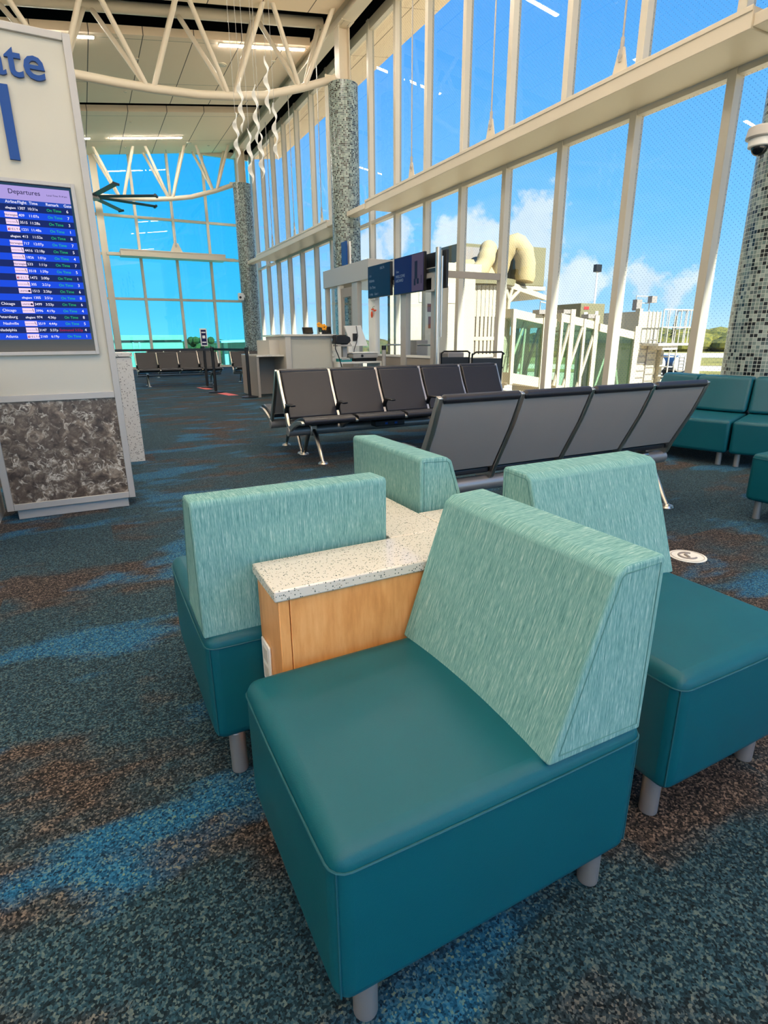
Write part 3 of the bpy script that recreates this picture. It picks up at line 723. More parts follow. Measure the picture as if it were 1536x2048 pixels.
for i, (dest, al, fl, tm_, g) in enumerate(rows):
    zb = ztop - ROWP * (i + 1); zm = zb + .012
    part('flight_row', flat(SX0, SX1, zb, zb + ROWP, .0006), M['scr_dark'] if i % 2 == 0 else M['scr_blue'], sc)
    it = [('flight_number', fl, .0205, -.231, 'LEFT'), ('departure_time', tm_, .0205, -.125, 'RIGHT'), ('gate_digit', g, .0235, .034, 'CENTER')]
    if dest: it.append(('destination', dest, .0225, -.335 if dest[0] in 'CNS' else -.352, 'RIGHT'))
    for nm, st_, sz, x, al_ in it:
        part(nm, upright(text_mesh([(st_, sz, x, zm, al_)], bold=.004), (0, yt, 0), (1, 0, 0)), M['text_w'], sc)
    if i == 18: part('remark_text', upright(text_mesh([('Estimated 5:52p', .021, -.118, zm, 'LEFT')], bold=.006), (0, yt, 0), (1, 0, 0)), M['text_r'], sc)
    else: part('remark_text', upright(text_mesh([('On Time', .0215, -.078, zm, 'LEFT')], bold=.003), (0, yt, 0), (1, 0, 0)), M['text_g'], sc)
    lx0, lx1 = -.302, -.236
    if al == 'al':
        part('airline_logo', upright(text_mesh([('allegiant', .0165, -.266, zm, 'CENTER')], bold=.012), (0, yt, 0), (1, 0, 0)), M['text_w'], sc)
    else:
        part('airline_logo', flat(lx0, lx1, zb + .005, zb + ROWP - .005, .0012), M['scr_logo'], sc)
        if al == 'no': ln = upright(text_mesh([('Norwegian', .0150, -.269, zm + .001, 'CENTER')], bold=.01), (0, yt - .0004, 0), (1, 0, 0)); mt = M['scr_ink']
        if al == 'de':
            ln = upright(text_mesh([('D E L T A', .0150, -.263, zm + .001, 'CENTER')], bold=.01), (0, yt - .0004, 0), (1, 0, 0)); mt = M['scr_ink']
            part('logo_mark', MB().add([(-.3, yt - .0003, zm), (-.288, yt - .0003, zm), (-.294, yt - .0003, zm + .013)], [(0, 1, 2)]), M['scr_red'], sc)
        if al == 'am':
            ln = upright(text_mesh([('American Airlines', .0075, -.274, zm + .004, 'CENTER')], bold=.006), (0, yt - .0004, 0), (1, 0, 0)); mt = M['scr_ink']
            part('logo_mark', MB().add([(-.249, yt - .0003, zm + .018), (-.246, yt - .0003, zm + .018), (-.240, yt - .0003, zm), (-.243, yt - .0003, zm)], [(0, 1, 2, 3)]), M['scr_ink'], sc)
        if al == 'un':
            ln = upright(text_mesh([('UNITED', .0130, -.274, zm + .001, 'CENTER')], bold=.008), (0, yt - .0004, 0), (1, 0, 0)); mt = M['scr_ink']
            part('logo_mark', MB().cyl((-.246, yt - .0003, zm + .006), (-.246, yt + .0002, zm + .006), .0065, n=14), M['scr_ink'], sc)
        part('logo_text', ln, mt, sc)
# speckled piers behind the sign
t = thing('terrazzo_pier', 'speckled terrazzo pier standing just behind the gate sign', 'counter', (.1, 6.2, 0))
part('panel', MB().box(-.4, .402, 6.05, 6.5, 0, 1.012), M['terrazzo'], t, bevel=.003)
part('cap', MB().box(-.4, .41, 6.04, 6.51, 1.018, 1.055), M['terrazzo'], t, bevel=.003)
t = thing('terrazzo_pier', 'sliver of white speckled panel at the left edge beside the gate sign', 'counter', (-.9, 4.1, 0))
part('panel', MB().box(-1.2, -.655, 3.6, 4.62, 0, 1.0), M['terrazzo'], t, bevel=.003)
part('cap', MB().box(-1.21, -.65, 3.59, 4.63, 1.0, 1.04), M['terrazzo'], t, bevel=.003)

# ------------------------------------------------------------------ belt barriers
def stanchion(x, y, label):
    t = thing('belt_stanchion', label, 'stanchion', (x, y, 0), 'black belt stanchions')
    part('base', MB().cyl((x, y, 0), (x, y, .02), .17, n=32).cyl((x, y, .02), (x, y, .045), .16, .05, n=32), M['black'], t)
    part('post', MB().cyl((x, y, .03), (x, y, .96), .034, n=20), M['black'], t)
    part('belt_head', MB().cyl((x, y, .93), (x, y, 1.03), .042, n=20), M['black'], t, bevel=.006)
    return t
sp = [(3.03, 12.1, 'black belt stanchion nearest the low counter shelf'), (2.645, 13.75, 'black belt stanchion in the middle, left of the red floor tape'), (2.76, 15.41, 'farthest black belt stanchion, carrying the framed notice'), (.52, 13.9, 'black belt stanchion hidden by the edge of the gate sign')]
ss = [stanchion(*q) for q in sp]
def belt(i, j, name='belt'):
    a, b = sp[i], sp[j]; d = Vector((b[0] - a[0], b[1] - a[1], 0)).normalized(); n = Vector((-d.y, d.x, 0)) * .002
    A = Vector((a[0], a[1], 0)) + d * .04; B = Vector((b[0], b[1], 0)) - d * .04
    m = MB(); vs = []
    for z in (.955, 1.005):
        for q in (A - n, B - n, B + n, A + n): vs.append((q.x, q.y, z))
    m.add(vs, [(0, 1, 2, 3), (7, 6, 5, 4), (0, 4, 5, 1), (1, 5, 6, 2), (2, 6, 7, 3), (3, 7, 4, 0)])
    part(name, m, M['black'], ss[i])
belt(0, 1); belt(1, 2); belt(3, 1)
t = thing('sign_holder', 'framed portrait notice standing on the farthest belt stanchion', 'sign', (2.78, 15.41, 1.03))
part('frame', MB().box(2.70, 2.87, 15.39, 15.42, 1.04, 1.47).cyl((2.785, 15.405, .99), (2.785, 15.405, 1.05), .012), M['white'], t, bevel=.004)
sh = part('notice', MB().box(2.722, 2.848, 15.386, 15.391, 1.07, 1.44), M['scr_ink'], t)
part('print', MB().box(2.735, 2.835, 15.384, 15.387, 1.36, 1.39).box(2.75, 2.82, 15.384, 15.387, 1.23, 1.30).box(2.735, 2.835, 15.384, 15.387, 1.12, 1.15), M['white'], sh)
for (x0, y0, x1, y1, lb) in ((2.50, 14.75, 2.72, 15.5, 'short red tape strip on the carpet by the farthest stanchion'), (2.62, 12.75, 2.88, 13.5, 'red tape strip on the carpet beside the middle stanchion')):
    tag(part('floor_tape', MB().prism([(x0, y1), (x0 + .1, y0), (x1 + .06, y0), (x1 - .05, y1)], 'z', .001, .004), M['pink']), lb, 'floor marking', 'red floor tapes')
# round floor sticker
t = thing('floor_sticker', 'round white floor sticker with a grey swirl emblem, on the right carpet', 'sticker', (2.79, 1.775, 0))
part('disc', MB().cyl((2.79, 1.775, .001), (2.79, 1.775, .004), .095, n=40), M['white'], t)
em = MB(); pts = [(2.79 + .045 * math.cos(a), 1.775 + .045 * math.sin(a), .0052) for a in [PI * (.1 + 1.5 * k / 14) for k in range(15)]]
em.tube(pts, .006, n=6); em.tube([(2.775, 1.755, .0052), (2.79, 1.79, .0052), (2.815, 1.80, .0052)], .008, n=6)
part('emblem', em, M['shell'], t)
rg = MB().tube([(2.79 + .082 * math.cos(2 * PI * k / 40), 1.775 + .082 * math.sin(2 * PI * k / 40), .0046) for k in range(41)], .003, n=5)
part('rim_lettering', rg, M['greyw'], t)

# ------------------------------------------------------------------ gate counter and the things on it
t = thing('gate_counter', 'grey and cream gate counter with a lower shelf on its left', 'counter', (4.2, 12.3, 0))
b = MB().box(3.80, 3.92, 11.85, 13.3, 0, 1.245).box(3.92, 4.90, 11.95, 13.3, 0, 1.245)
part('cabinet', b, M['greyw'], t, bevel=.004)
part('front_panel', MB().box(3.95, 4.86, 11.92, 11.952, .03, 1.19), M['cream'], t, bevel=.004)
part('panel_frame', MB().box(3.918, 3.95, 11.905, 11.952, 0, 1.245).box(3.95, 4.90, 11.905, 11.952, 1.19, 1.245), M['alum'], t)
part('worktop', MB().box(3.76, 4.96, 11.83, 13.4, 1.245, 1.285), M['quartz'], t, bevel=.004)
part('upper_step', MB().box(3.58, 3.80, 12.3, 13.3, .86, 1.17), M['greyw'], t)
part('shelf', MB().box(3.20, 3.80, 11.98, 13.3, .835, .872), M['quartz'], t, bevel=.004)
part('shelf_side', MB().box(3.20, 3.25, 12.0, 13.3, 0, .835), M['kick'], t)
part('shelf_back', MB().box(3.25, 3.80, 12.75, 12.8, 0, .835), M['kick'], t)
def monitor(name, x, y, z, w, h, tilt, label, rz=0, mat_=None):
    t = thing(name, label, 'monitor', (x, y, z), 'monitors on the gate counter')
    Mx = Matrix.Translation((x, y, z)) @ Matrix.Rotation(rz, 4, 'Z') @ Matrix.Rotation(tilt, 4, 'X')
    part('housing', MB().box(-w / 2, w / 2, -.02, .02, .02, h, Mx), mat_ or M['black'], t, bevel=.006)
    part('stand', MB().box(-.03, .03, .02, .06, 0, h * .6, Mx).box(-w * .3, w * .3, -.06, .1, 0, .012, Matrix.Translation((x, y, z)) @ Matrix.Rotation(rz, 4, 'Z')), M['black'], t)
    part('panel', MB().box(-w / 2 + .012, w / 2 - .012, -.0225, -.019, .035, h - .015, Mx), M['dome'], t)
monitor('desk_monitor', 4.52, 12.4, 1.285, .24, .16, -.35, 'small dark monitor on the counter, left of the flowers')
monitor('desk_monitor', 4.97, 12.5, 1.285, .30, .18, -.35, 'dark monitor on the counter, right of the flowers', mat_=None)
# flowers
t = thing('orchid_pot', 'yellow orchid flowers in a small white pot on the counter', 'flowers', (4.72, 12.15, 1.285))
part('pot', MB().cyl((4.72, 12.15, 1.285), (4.72, 12.15, 1.33), .022, .03, n=16), M['white'], t)
part('stem', MB().tube([(4.72, 12.15, 1.33), (4.74, 12.14, 1.40), (4.79, 12.13, 1.435)], .004, n=6).tube([(4.72, 12.15, 1.33), (4.70, 12.14, 1.42), (4.68, 12.14, 1.48)], .004, n=6), M['green'], t)
for (fx, fz, s) in ((4.68, 1.485, .045), (4.80, 1.435, .055), (4.75, 1.46, .035)):
    fb = MB()
    for k in range(5):
        a = 2 * PI * k / 5 + .3; fb.sph((fx + s * .75 * math.cos(a), 12.13, fz + s * .75 * math.sin(a)), (s * .55, .012, s * .55), 8, 5)
    part('flower', fb, M['yellow'], t)
# boarding pass reader
t = thing('boarding_reader', 'black boarding pass reader on a pedestal beside the counter', 'scanner', (5.02, 11.7, 0))
part('pedestal', MB().box(5.07, 5.17, 11.75, 11.85, .8, 1.10), M['alum'], t)
part('head', MB().prism([(4.83, 1.08), (5.12, 1.07), (5.20, 1.14), (5.18, 1.22), (5.05, 1.27), (4.86, 1.27)], 'y', 11.58, 11.82), M['black'], t, bevel=.02)
part('shelf', MB().box(4.88, 5.22, 11.6, 11.85, 1.03, 1.065), M['alum'], t)
part('cable', MB().tube([(4.84, 11.62, 1.10), (4.83, 11.6, .98), (4.90, 11.6, .82), (4.95, 11.6, .66), (5.0, 11.6, .5)], .012, n=8), M['black'], t)
t = thing('podium_desk', 'pale podium desk with open shelves beside the gate counter', 'desk', (5.4, 12.1, 0))
part('top', MB().box(4.93, 6.0, 11.7, 12.4, .66, .70), M['white'], t, bevel=.004)
part('side_panel', MB().box(4.93, 4.97, 11.7, 12.4, 0, .66), M['white'], t); part('side_panel', MB().box(5.96, 6.0, 11.7, 12.4, 0, .66), M['white'], t)
part('back_panel', MB().box(5.0, 5.75, 12.36, 12.4, .70, 1.12), M['white'], t)
t = thing('touch_terminal', 'white touch terminal seen from behind on the podium desk', 'terminal', (5.5, 11.95, .7))
Mx = Matrix.Translation((5.42, 11.95, .7)) @ Matrix.Rotation(R(-14), 4, 'Y')
part('housing', MB().prism([(5.20, 1.46), (5.60, 1.47), (5.77, 1.03), (5.36, 1.03)], 'y', 11.93, 11.98), M['white'], t, bevel=.006)
part('stand', MB().box(5.30, 5.40, 11.98, 12.06, .70, 1.42), M['white'], t, bevel=.006)
part('mount', MB().box(5.39, 5.49, 11.895, 11.93, 1.14, 1.30), M['black'], t, bevel=.006)
part('cable', MB().tube([(5.47, 11.90, 1.46), (5.50, 11.89, 1.25), (5.46, 11.88, 1.1), (5.40, 11.88, .96), (5.40, 11.9, .86)], .008, n=6), M['black'], t)
t = thing('printer', 'grey document printer on the podium desk, right of the touch terminal', 'printer', (5.62, 11.85, .7))
part('body', MB().box(5.30, 5.92, 11.72, 12.1, .77, .87), M['alum'], t, bevel=.015)
part('lid', MB().box(5.28, 5.93, 11.71, 12.11, .872, .90), M['white'], t, bevel=.006)
part('feed_base', MB().box(5.38, 5.9, 11.76, 12.08, .70, .768), M['black'], t, bevel=.006)
part('dial', MB().cyl((5.52, 11.705, .82), (5.52, 11.72, .82), .028, n=16), M['black'], t)
tag(part('document_tray', MB().box(5.0, 5.27, 11.72, 12.0, .70, .735).box(5.0, 5.02, 11.72, 12.0, .735, .765).box(5.25, 5.27, 11.72, 12.0, .735, .765), M['teal'], bevel=.004), 'teal document tray on the podium desk, left of the printer', 'tray')
tag(part('paper_stack', MB().box(5.03, 5.24, 11.74, 11.98, .737, .758).box(5.05, 5.22, 11.70, 11.96, .76, .766, Matrix.Translation((0, 0, .004))), M['white']), 'loose stack of white paper in the teal tray', 'paper')
tag(part('tape_roll', MB().tube([(4.905, 11.9 + .05 * math.cos(2 * PI * k / 20), .86 + .05 * math.sin(2 * PI * k / 20)) for k in range(21)], .02, n=8), M['white']), 'white tape roll hanging at the end of the gate counter', 'tape')
# ------------------------------------------------------------------ boarding door enclosure
VX = 6.1
v = thing('door_enclosure', 'grey framed glass enclosure round the boarding doors beneath the column', 'enclosure', (6.6, 12.5, 0))
part('header', MB().box(VX - .06, 7.58, 12.42, 15.22, 2.50, 2.93), M['alum'], v, bevel=.006)
part('low_header', MB().box(VX - .02, VX + .12, 9.55, 12.40, 2.28, 2.46), M['alum'], v, bevel=.006)
for (a, b) in ((15.1, 15.2), (14.18, 14.32), (13.1, 13.42), (12.15, 12.5), (10.72, 10.95), (9.58, 9.74)):
    part('post', MB().box(VX - .03, VX + .09, a, b, 0, 2.5 if a > 12.2 else 2.28), M['alum'] if a not in (12.15, 14.18) else M['white'], v, bevel=.005)
for (a, b) in ((9.74, 10.72), (10.95, 12.15)):
    part('kick_panel', MB().box(VX, VX + .06, a, b, 0, .80), M['kick'], v, bevel=.004)
    part('sill', MB().box(VX - .02, VX + .07, a, b, .80, .845), M['white'], v)
    part('pane', MB().quad((VX + .03, a, .845), (VX + .03, b, .845), (VX + .03, b, 2.28), (VX + .03, a, 2.28)), M['glass'], v, smooth=False)
for (a, b) in ((14.32, 15.1), (12.5, 13.1)):
    part('pane', MB().quad((VX + .03, a, 0.05), (VX + .03, b, 0.05), (VX + .03, b, 2.5), (VX + .03, a, 2.5)), M['glass'], v, smooth=False)
d = part('door_leaf', MB().box(VX, VX + .05, 13.42, 13.55, .03, 2.42).box(VX, VX + .05, 14.05, 14.18, .03, 2.42).box(VX, VX + .05, 13.55, 14.05, 2.2, 2.42).box(VX, VX + .05, 13.55, 14.05, .03, .75), M['kick'], v, bevel=.004)
part('door_pane', MB().quad((VX + .025, 13.55, .75), (VX + .025, 14.05, .75), (VX + .025, 14.05, 2.2), (VX + .025, 13.55, 2.2)), M['glass'], d, smooth=False)
part('end_wall', MB().box(VX + .1, 7.58, 9.58, 9.64, 0, .8).box(VX + .1, 7.58, 9.58, 9.64, 2.28, 2.4), M['kick'], v)
part('inner_wall', MB().box(6.9, 7.5, 11.3, 11.4, 0, 2.3), M['cream'], v)
nt = MB()
for (y, z, w, h) in ((11.6, 1.85, .16, .16), (11.6, 1.55, .14, .3)): nt.box(6.88, 6.9, y, y + w, z, z + h)
part('notice', MB().box(6.95, 7.15, 11.292, 11.299, 1.75, 1.92).box(6.98, 7.12, 11.292, 11.299, 1.4, 1.65), M['notice'], v)
part('push_bar', MB().tube([(VX + .2, 11.2, 1.05), (VX + .2, 12.0, 1.05)], .02).tube([(VX + .2, 9.9, 1.05), (VX + .2, 10.6, 1.05)], .02), M['alu'], v)
part('inner_equipment', MB().box(6.5, 6.8, 11.0, 11.3, 0, 1.15).box(6.6, 7.0, 9.9, 10.3, 0, .9), M['shell'], v, bevel=.02)
# lanyard like orange flower hanging on the white post
t = thing('flower_garland', 'red orange paper flower hanging on the white post of the glass enclosure', 'decoration', (6.02, 12.2, 1.75))
part('petals', MB().sph((6.03, 12.20, 1.83), (.015, .07, .022), 10, 6).sph((6.03, 12.08, 1.80), (.015, .08, .02), 10, 6).sph((6.03, 12.24, 1.72), (.02, .035, .075), 10, 6), M['orange'], t)
part('hook', MB().tube([(6.07, 12.16, 1.9), (6.03, 12.18, 1.88), (6.03, 12.2, 1.83)], .005, n=6), M['green'], t)
# short grey bollard
t = thing('queue_post', 'short silver belt post in front of the glass enclosure', 'stanchion', (5.85, 11.3, 0))
part('post', MB().cyl((5.85, 11.3, 0.02), (5.85, 11.3, .95), .045, n=18), M['alum'], t); part('cap', MB().cyl((5.85, 11.3, .95), (5.85, 11.3, 1.04), .05, n=18), M['black'], t); part('base', MB().cyl((5.85, 11.3, 0), (5.85, 11.3, .02), .16, n=24), M['alum'], t)
# displays on a pole
DX = 6.0
t = thing('display_pole', 'tall silver pole with arms that carry the flight displays', 'pole', (DX, 9.40, 0))
part('pole', MB().cyl((DX, 9.40, .0), (DX, 9.40, 2.76), .05, n=20).cyl((DX + .01, 9.28, 1.2), (DX + .01, 9.28, 2.6), .02, n=12), M['alu'], t)
part('base_plate', MB().cyl((DX, 9.40, 0), (DX, 9.40, .015), .12, n=24), M['alum'], t)
part('mount_rail', MB().box(DX + .06, DX + .10, 9.40, 12.3, 2.38, 2.44), M['black'], t)
part('bracket', MB().box(DX - .05, DX + .06, 9.45, 9.75, 2.02, 2.05).box(DX + .0, DX + .08, 12.0, 12.2, 2.02, 2.06), M['alum'], t)
def display(y0, y1, z0, z1, label, mat_):
    t = thing('flight_display', label, 'screen', (DX, (y0 + y1) / 2, z0), 'flight displays on the pole')
    part('housing', MB().box(DX, DX + .06, y0, y1, z0, z1), M['black'], t, bevel=.006)
    s = part('screen', MB().box(DX - .004, DX, y0 + .015, y1 - .015, z0 + .015, z1 - .015), mat_, t)
    return t, s
t1, s1 = display(11.26, 12.36, 2.07, 2.74, 'left flight display, dark navy with faint text', M['d_navy'])
part('text', upright(text_mesh([('DELTA', .07, .62, .56, 'LEFT'), ('1231', .06, .08, .44, 'LEFT'), ('Atlanta', .09, .08, .33, 'LEFT'), ('On Time', .08, .1, .19, 'LEFT'), ('11:48a    Gate 1', .07, .08, .05, 'LEFT')]), (DX - .006, 12.36, 2.07), (0, -1, 0)), M['d_text'], s1)
t2, s2 = display(9.90, 11.10, 2.055, 2.76, 'right flight display, purple with a mauve picture panel', M['d_purple'])
part('picture', MB().box(DX - .0055, DX - .004, 9.92, 10.36, 2.075, 2.745), M['d_mauve'], s2)
part('silhouette', MB().box(DX - .007, DX - .0056, 9.98, 10.0, 2.2, 2.35).box(DX - .007, DX - .0056, 10.08, 10.16, 2.2, 2.3).box(DX - .007, DX - .0056, 10.14, 10.24, 2.3, 2.62).box(DX - .007, DX - .0056, 10.2, 10.27, 2.18, 2.3), M['d_ink'], s2)
part('text', upright(text_mesh([('Gate', .06, .1, .42, 'LEFT'), ('WELCOME', .08, .08, .32, 'LEFT'), ('ABOARD', .08, .08, .24, 'LEFT')]), (DX - .006, 11.1, 2.055), (0, -1, 0)), M['d_text'], s2)
t3 = thing('flight_display', 'third flight display turned away, edge on behind the pole', 'screen', (6.3, 9.6, 2.1), 'flight displays on the pole')
part('housing', MB().box(6.18, 6.23, 9.40, 10.4, 2.08, 2.74), M['black'], t3, bevel=.006)
part('screen', MB().box(6.23, 6.234, 9.42, 10.38, 2.10, 2.72), M['dome'], t3)
part('side_trim', MB().box(6.10, 6.16, 9.52, 9.56, 2.08, 2.74), M['alum'], t3)
# gate number blade on the column
t = thing('gate_blade_sign', 'blue and white blade sign projecting from the column above the enclosure', 'sign', (6.72, 15.0, 3.1))
part('blue_panel', MB().box(6.60, 6.64, 14.9, 15.22, 3.1, 3.68), M['blue'], t, bevel=.004); part('white_panel', MB().box(6.70, 6.75, 14.9, 15.24, 3.1, 3.68), M['white'], t, bevel=.004)
part('arm', MB().box(6.62, 6.72, 15.1, 15.24, 3.35, 3.4), M['alum'], t)
# cameras
t = thing('security_camera', 'white dome security camera on the tiled column at the right edge', 'camera', (6.72, 4.2, 3.1))
part('arm', MB().box(6.46, 6.60, 3.96, 4.04, 3.10, 3.18), M['alum'], t, bevel=.01)
part('cap', MB().cyl((6.42, 4.03, 3.075), (6.42, 4.03, 3.185), .145, .125, n=28), M['alum'], t, bevel=.015)
part('housing', MB().cyl((6.42, 4.03, 3.0), (6.42, 4.03, 3.08), .11, n=28), M['white'], t, bevel=.01)
part('lens_dome', MB().sph((6.42, 4.03, 3.0), .078, 20, 8, .5, 1.0), M['dome'], t)
t = thing('security_camera', 'white box security camera fixed to the farthest tiled column', 'camera', (6.5, 25.9, 3.0))
part('box', MB().box(6.33, 6.56, 25.9, 26.1, 2.86, 3.16), M['white'], t, bevel=.02); part('bracket', MB().box(6.5, 6.62, 25.98, 26.08, 3.0, 3.1), M['white'], t); part('lens', MB().cyl((6.40, 25.885, 2.98), (6.40, 25.905, 2.98), .05, n=16), M['black'], t)
# wheelchairs parked by the facade
def wheelchair():
    t = thing('wheelchair', '', 'wheelchair', (0, 0, 0), 'black wheelchairs by the facade')
    # facing +X, origin between the rear wheels on the floor
    for s in (-1, 1):
        y = .24 * s
        part('side_frame', MB().tube([(-.10, y, .93), (.0, y, .93), (.03, y, .88), (.05, y, .5), (.06, y, .2)], .014).tube([(.04, y, .48), (.42, y, .48), (.47, y, .44), (.52, y, .12)], .013).tube([(.04, y, .2), (.42, y, .22)], .012), M['black'], t)
        part('armrest', MB().tube([(.05, y, .66), (.06, y, .70), (.30, y, .70), (.36, y, .66), (.36, y, .48)], .012).box(.06, .3, y - .03, y + .03, .70, .725), M['black'], t)
        part('rear_wheel', MB().tube([(.06 + .15 * math.cos(2 * PI * k / 24), y * 1.15, .15 + .15 * math.sin(2 * PI * k / 24)) for k in range(25)], .014, n=8).cyl((.06, y * 1.15 - .03, .15), (.06, y * 1.15 + .03, .15), .02, n=12), M['black'], t)
        part('caster', MB().cyl((.44, y - .012, .075), (.44, y + .012, .075), .075, n=20), M['black'], t)
        part('footrest', MB().box(.5, .64, y - .10 * s - .09, y - .10 * s + .09, .1, .115), M['black'], t)
    part('push_bar', MB().tube([(-.10, -.24, .93), (-.11, -.2, .96), (-.11, .2, .96), (-.10, .24, .93)], .015), M['black'], t)
    part('back_sling', MB().box(.02, .035, -.23, .23, .5, .86), M['black'], t)
    part('seat_sling', MB().box(.05, .42, -.23, .23, .47, .487), M['black'], t)
    return t
w1 = wheelchair(); w1.location = (5.72, 7.45, 0); w1.rotation_euler = (0, 0, R(62)); w1['label'] = 'black wheelchair parked behind the end of the five seat row, nearer one'
dup(w1, (5.72, 8.35, 0), R(58), 'black wheelchair parked by the facade, the farther one')
t = thing('notice_board', 'pale grey notice placard leaning behind the five seat row', 'sign', (5.25, 7.1, 0))
part('board', MB().box(5.0, 5.55, 7.12, 7.15, .25, .80), M['alum'], t, bevel=.006)
part('print', MB().box(5.38, 5.50, 7.116, 7.121, .70, .715), M['black'], t)
part('foot', MB().box(5.05, 5.09, 7.0, 7.27, 0, .25).box(5.46, 5.50, 7.0, 7.27, 0, .25), M['alum'], t)
# hanging spirals
def spiral(x, y, z0, z1, label, ph, w=.082, turns=2.7):
    t = thing('hanging_spiral', label, 'decoration', (x, y, z0), 'white spirals hanging from the ceiling')
    n = 72; m = MB(); vs = []; fs = []
    for i in range(n + 1):
        u = i / n; a = ph + turns * 2 * PI * u / 2; z = z1 + (z0 - z1) * u
        ww = w * min(1, 6 * u + .02, 6 * (1 - u) + .02) * (.75 + .25 * math.sin(PI * u))
        ox = .024 * math.sin(ph * 2 + turns * 2 * PI * u); oy = .024 * math.cos(ph * 2 + turns * 2 * PI * u)
        c, s_ = math.cos(a), math.sin(a); tx, ty = -s_ * .006, c * .006
        for (q, r_) in ((-1, -1), (1, -1), (1, 1), (-1, 1)):
            vs.append((x + ox + c * ww / 2 * q + tx * r_, y + oy + s_ * ww / 2 * q + ty * r_, z))
    for i in range(n):
        for k in range(4): fs.append((4 * i + k, 4 * i + (k + 1) % 4, 4 * i + 4 + (k + 1) % 4, 4 * i + 4 + k))
    part('ribbon', m.add(vs, fs), M['white'], t)
    part('wire', MB().cyl((x, y, z1 - .03), (x, y, zc(x)), .003, n=6), M['alum'], t)
for i, (x, z1, z0, ph, lb) in enumerate(((2.87, 4.89, 4.11, .4, 'white hanging spiral, leftmost of the group'), (3.02, 5.45, 4.63, .9, 'white hanging spiral, second from the left and higher'), (3.31, 5.43, 4.50, 1.3, 'white hanging spiral in the middle of the group, longest'), (3.465, 5.79, 4.94, 2.2, 'white hanging spiral, the highest one'), (3.12, 4.73, 3.85, 2.6, 'white hanging spiral, the lowest one'), (3.645, 5.21, 4.32, 2.0, 'white hanging spiral, rightmost of the group'), (3.29, 4.67, 3.93, 2.9, 'white hanging spiral, below the middle one'))):
    spiral(x, 11.0 + .12 * (i % 3), z0, z1, lb, ph)
# big ceiling fan
FX, FY, FZ = .89, 21.0, 5.4
t = thing('ceiling_fan', 'large black bladed ceiling fan half hidden by the gate sign', 'fan', (FX, FY, FZ))
part('hub', MB().cyl((FX, FY, FZ - .08), (FX, FY, FZ + .08), .22, n=24), M['alum'], t, bevel=.02)
part('downrod', MB().cyl((FX, FY, FZ + .08), (FX, FY, zc(FX)), .04, n=14), M['alum'], t)
for k in range(8):
    a = R(-28 + 45 * k); Mx = Matrix.Translation((FX, FY, FZ)) @ Matrix.Rotation(a, 4, 'Z') @ Matrix.Rotation(R(-9), 4, 'X')
    part('blade', MB().box(.2, 1.94, -.08, .08, -.012, .012, Mx).box(1.94, 2.0, -.085, .10, -.03, .03, Mx), M['black'], t, bevel=.004)
# ------------------------------------------------------------------ airfield outside
GZ = -4.0
HD = R(90 - 54)                                # the strips lie square to the view over the runway
def strip(name, u0, u1, z, mat, label, cat, w=700):
    c, s = math.cos(HD), math.sin(HD)
    P = lambda u, v: (u * c - v * s, u * s + v * c, z)
    return struct(name, MB().add([P(u0, -w), P(u1, -w), P(u1, w), P(u0, w)], [(0, 1, 2, 3)]), mat, label, cat, smooth=False)
strip('apron_ground', -500, 900, GZ - .06, M['sand'], 'pale sunlit concrete apron outside', 'ground')
strip('grass_ground', 96, 106, GZ, M['grass'], 'narrow dry grass strip behind the tank trailers', 'ground')
strip('grass_ground', 128, 178, GZ, M['grass'], 'broad yellow green grass strip before the runway', 'ground')
strip('runway_ground', 178, 232, GZ + .02, M['runway'], 'pale strip of the runway', 'ground')
strip('grass_ground', 232, 420, GZ, M['grass'], 'far dry grass beyond the runway', 'ground')
# scrub hill beyond the runway: nobody could count the bushes
random.seed(3)
def scrub(name, az0, az1, n, d0, d1, zb, h0, h1, mat, label, sc=1.0):
    m = MB()
    for i in range(n):
        az = R(az0 + (az1 - az0) * random.random()); d = d0 + (d1 - d0) * random.random(); f = (d - d0) / (d1 - d0)
        r = sc * (2.2 + 2.6 * random.random()); h = h0 + (h1 - h0) * f
        m.sph((d * math.sin(az), d * math.cos(az), zb + h * random.uniform(.75, 1.0)), (r * 1.5, r * 1.5, r * random.uniform(.7, 1.1)), 8, 5)
    return tag(part(name, m, mat), label, 'bushes', kind='stuff')
scrub('scrub_bushes', 47, 66, 900, 255, 330, GZ + 1.2, 1.2, 5.2, M['bush'], 'sunlit scrub covering the low hill beyond the runway')
scrub('hedge_trees', -8, 33, 520, 150, 200, GZ, 1.0, 3.2, M['bush2'], 'dark line of far trees seen through the blue glass', .7)
scrub('hedge_trees', 35.5, 46.5, 260, 180, 240, GZ, 1.0, 4.0, M['bush2'], 'dark tree line seen through the jet bridge glass', .8)
def ground_tree(name, x, y, zb, r, h, label):
    t = thing(name, label, 'tree', (x, y, zb))
    cr = MB(); random.seed(int(x * 7))
    for i in range(70):
        a = random.random() * 6.28; q = random.random() ** .5 * r
        cr.sph((x + q * math.cos(a), y + q * math.sin(a), zb + h * random.uniform(.5, 1.0)), r * random.uniform(.16, .30), 8, 5)
    part('crown', cr, M['bush2'], t); part('trunk', MB().tube([(x, y, zb), (x + .1, y, zb + h * .6)], [.2, .12], n=8), M['kick'], t)
ground_tree('shade_tree', 8.2, 46, GZ, 1.15, 5.3, 'small shade tree outside the blue glass wall')
t = thing('pine_tree', 'slim dark pine standing above the scrub hill', 'tree', (199, 146, GZ))
cr = MB()
for k in range(7): cr.cyl((199, 146, 1.5 + k * 1.0), (199, 146, 3.1 + k * 1.0), 1.5 - .18 * k, .15, n=10)
part('crown', cr, M['bush2'], t); part('trunk', MB().cyl((199, 146, GZ), (199, 146, 3), .25, n=8), M['kick'], t)
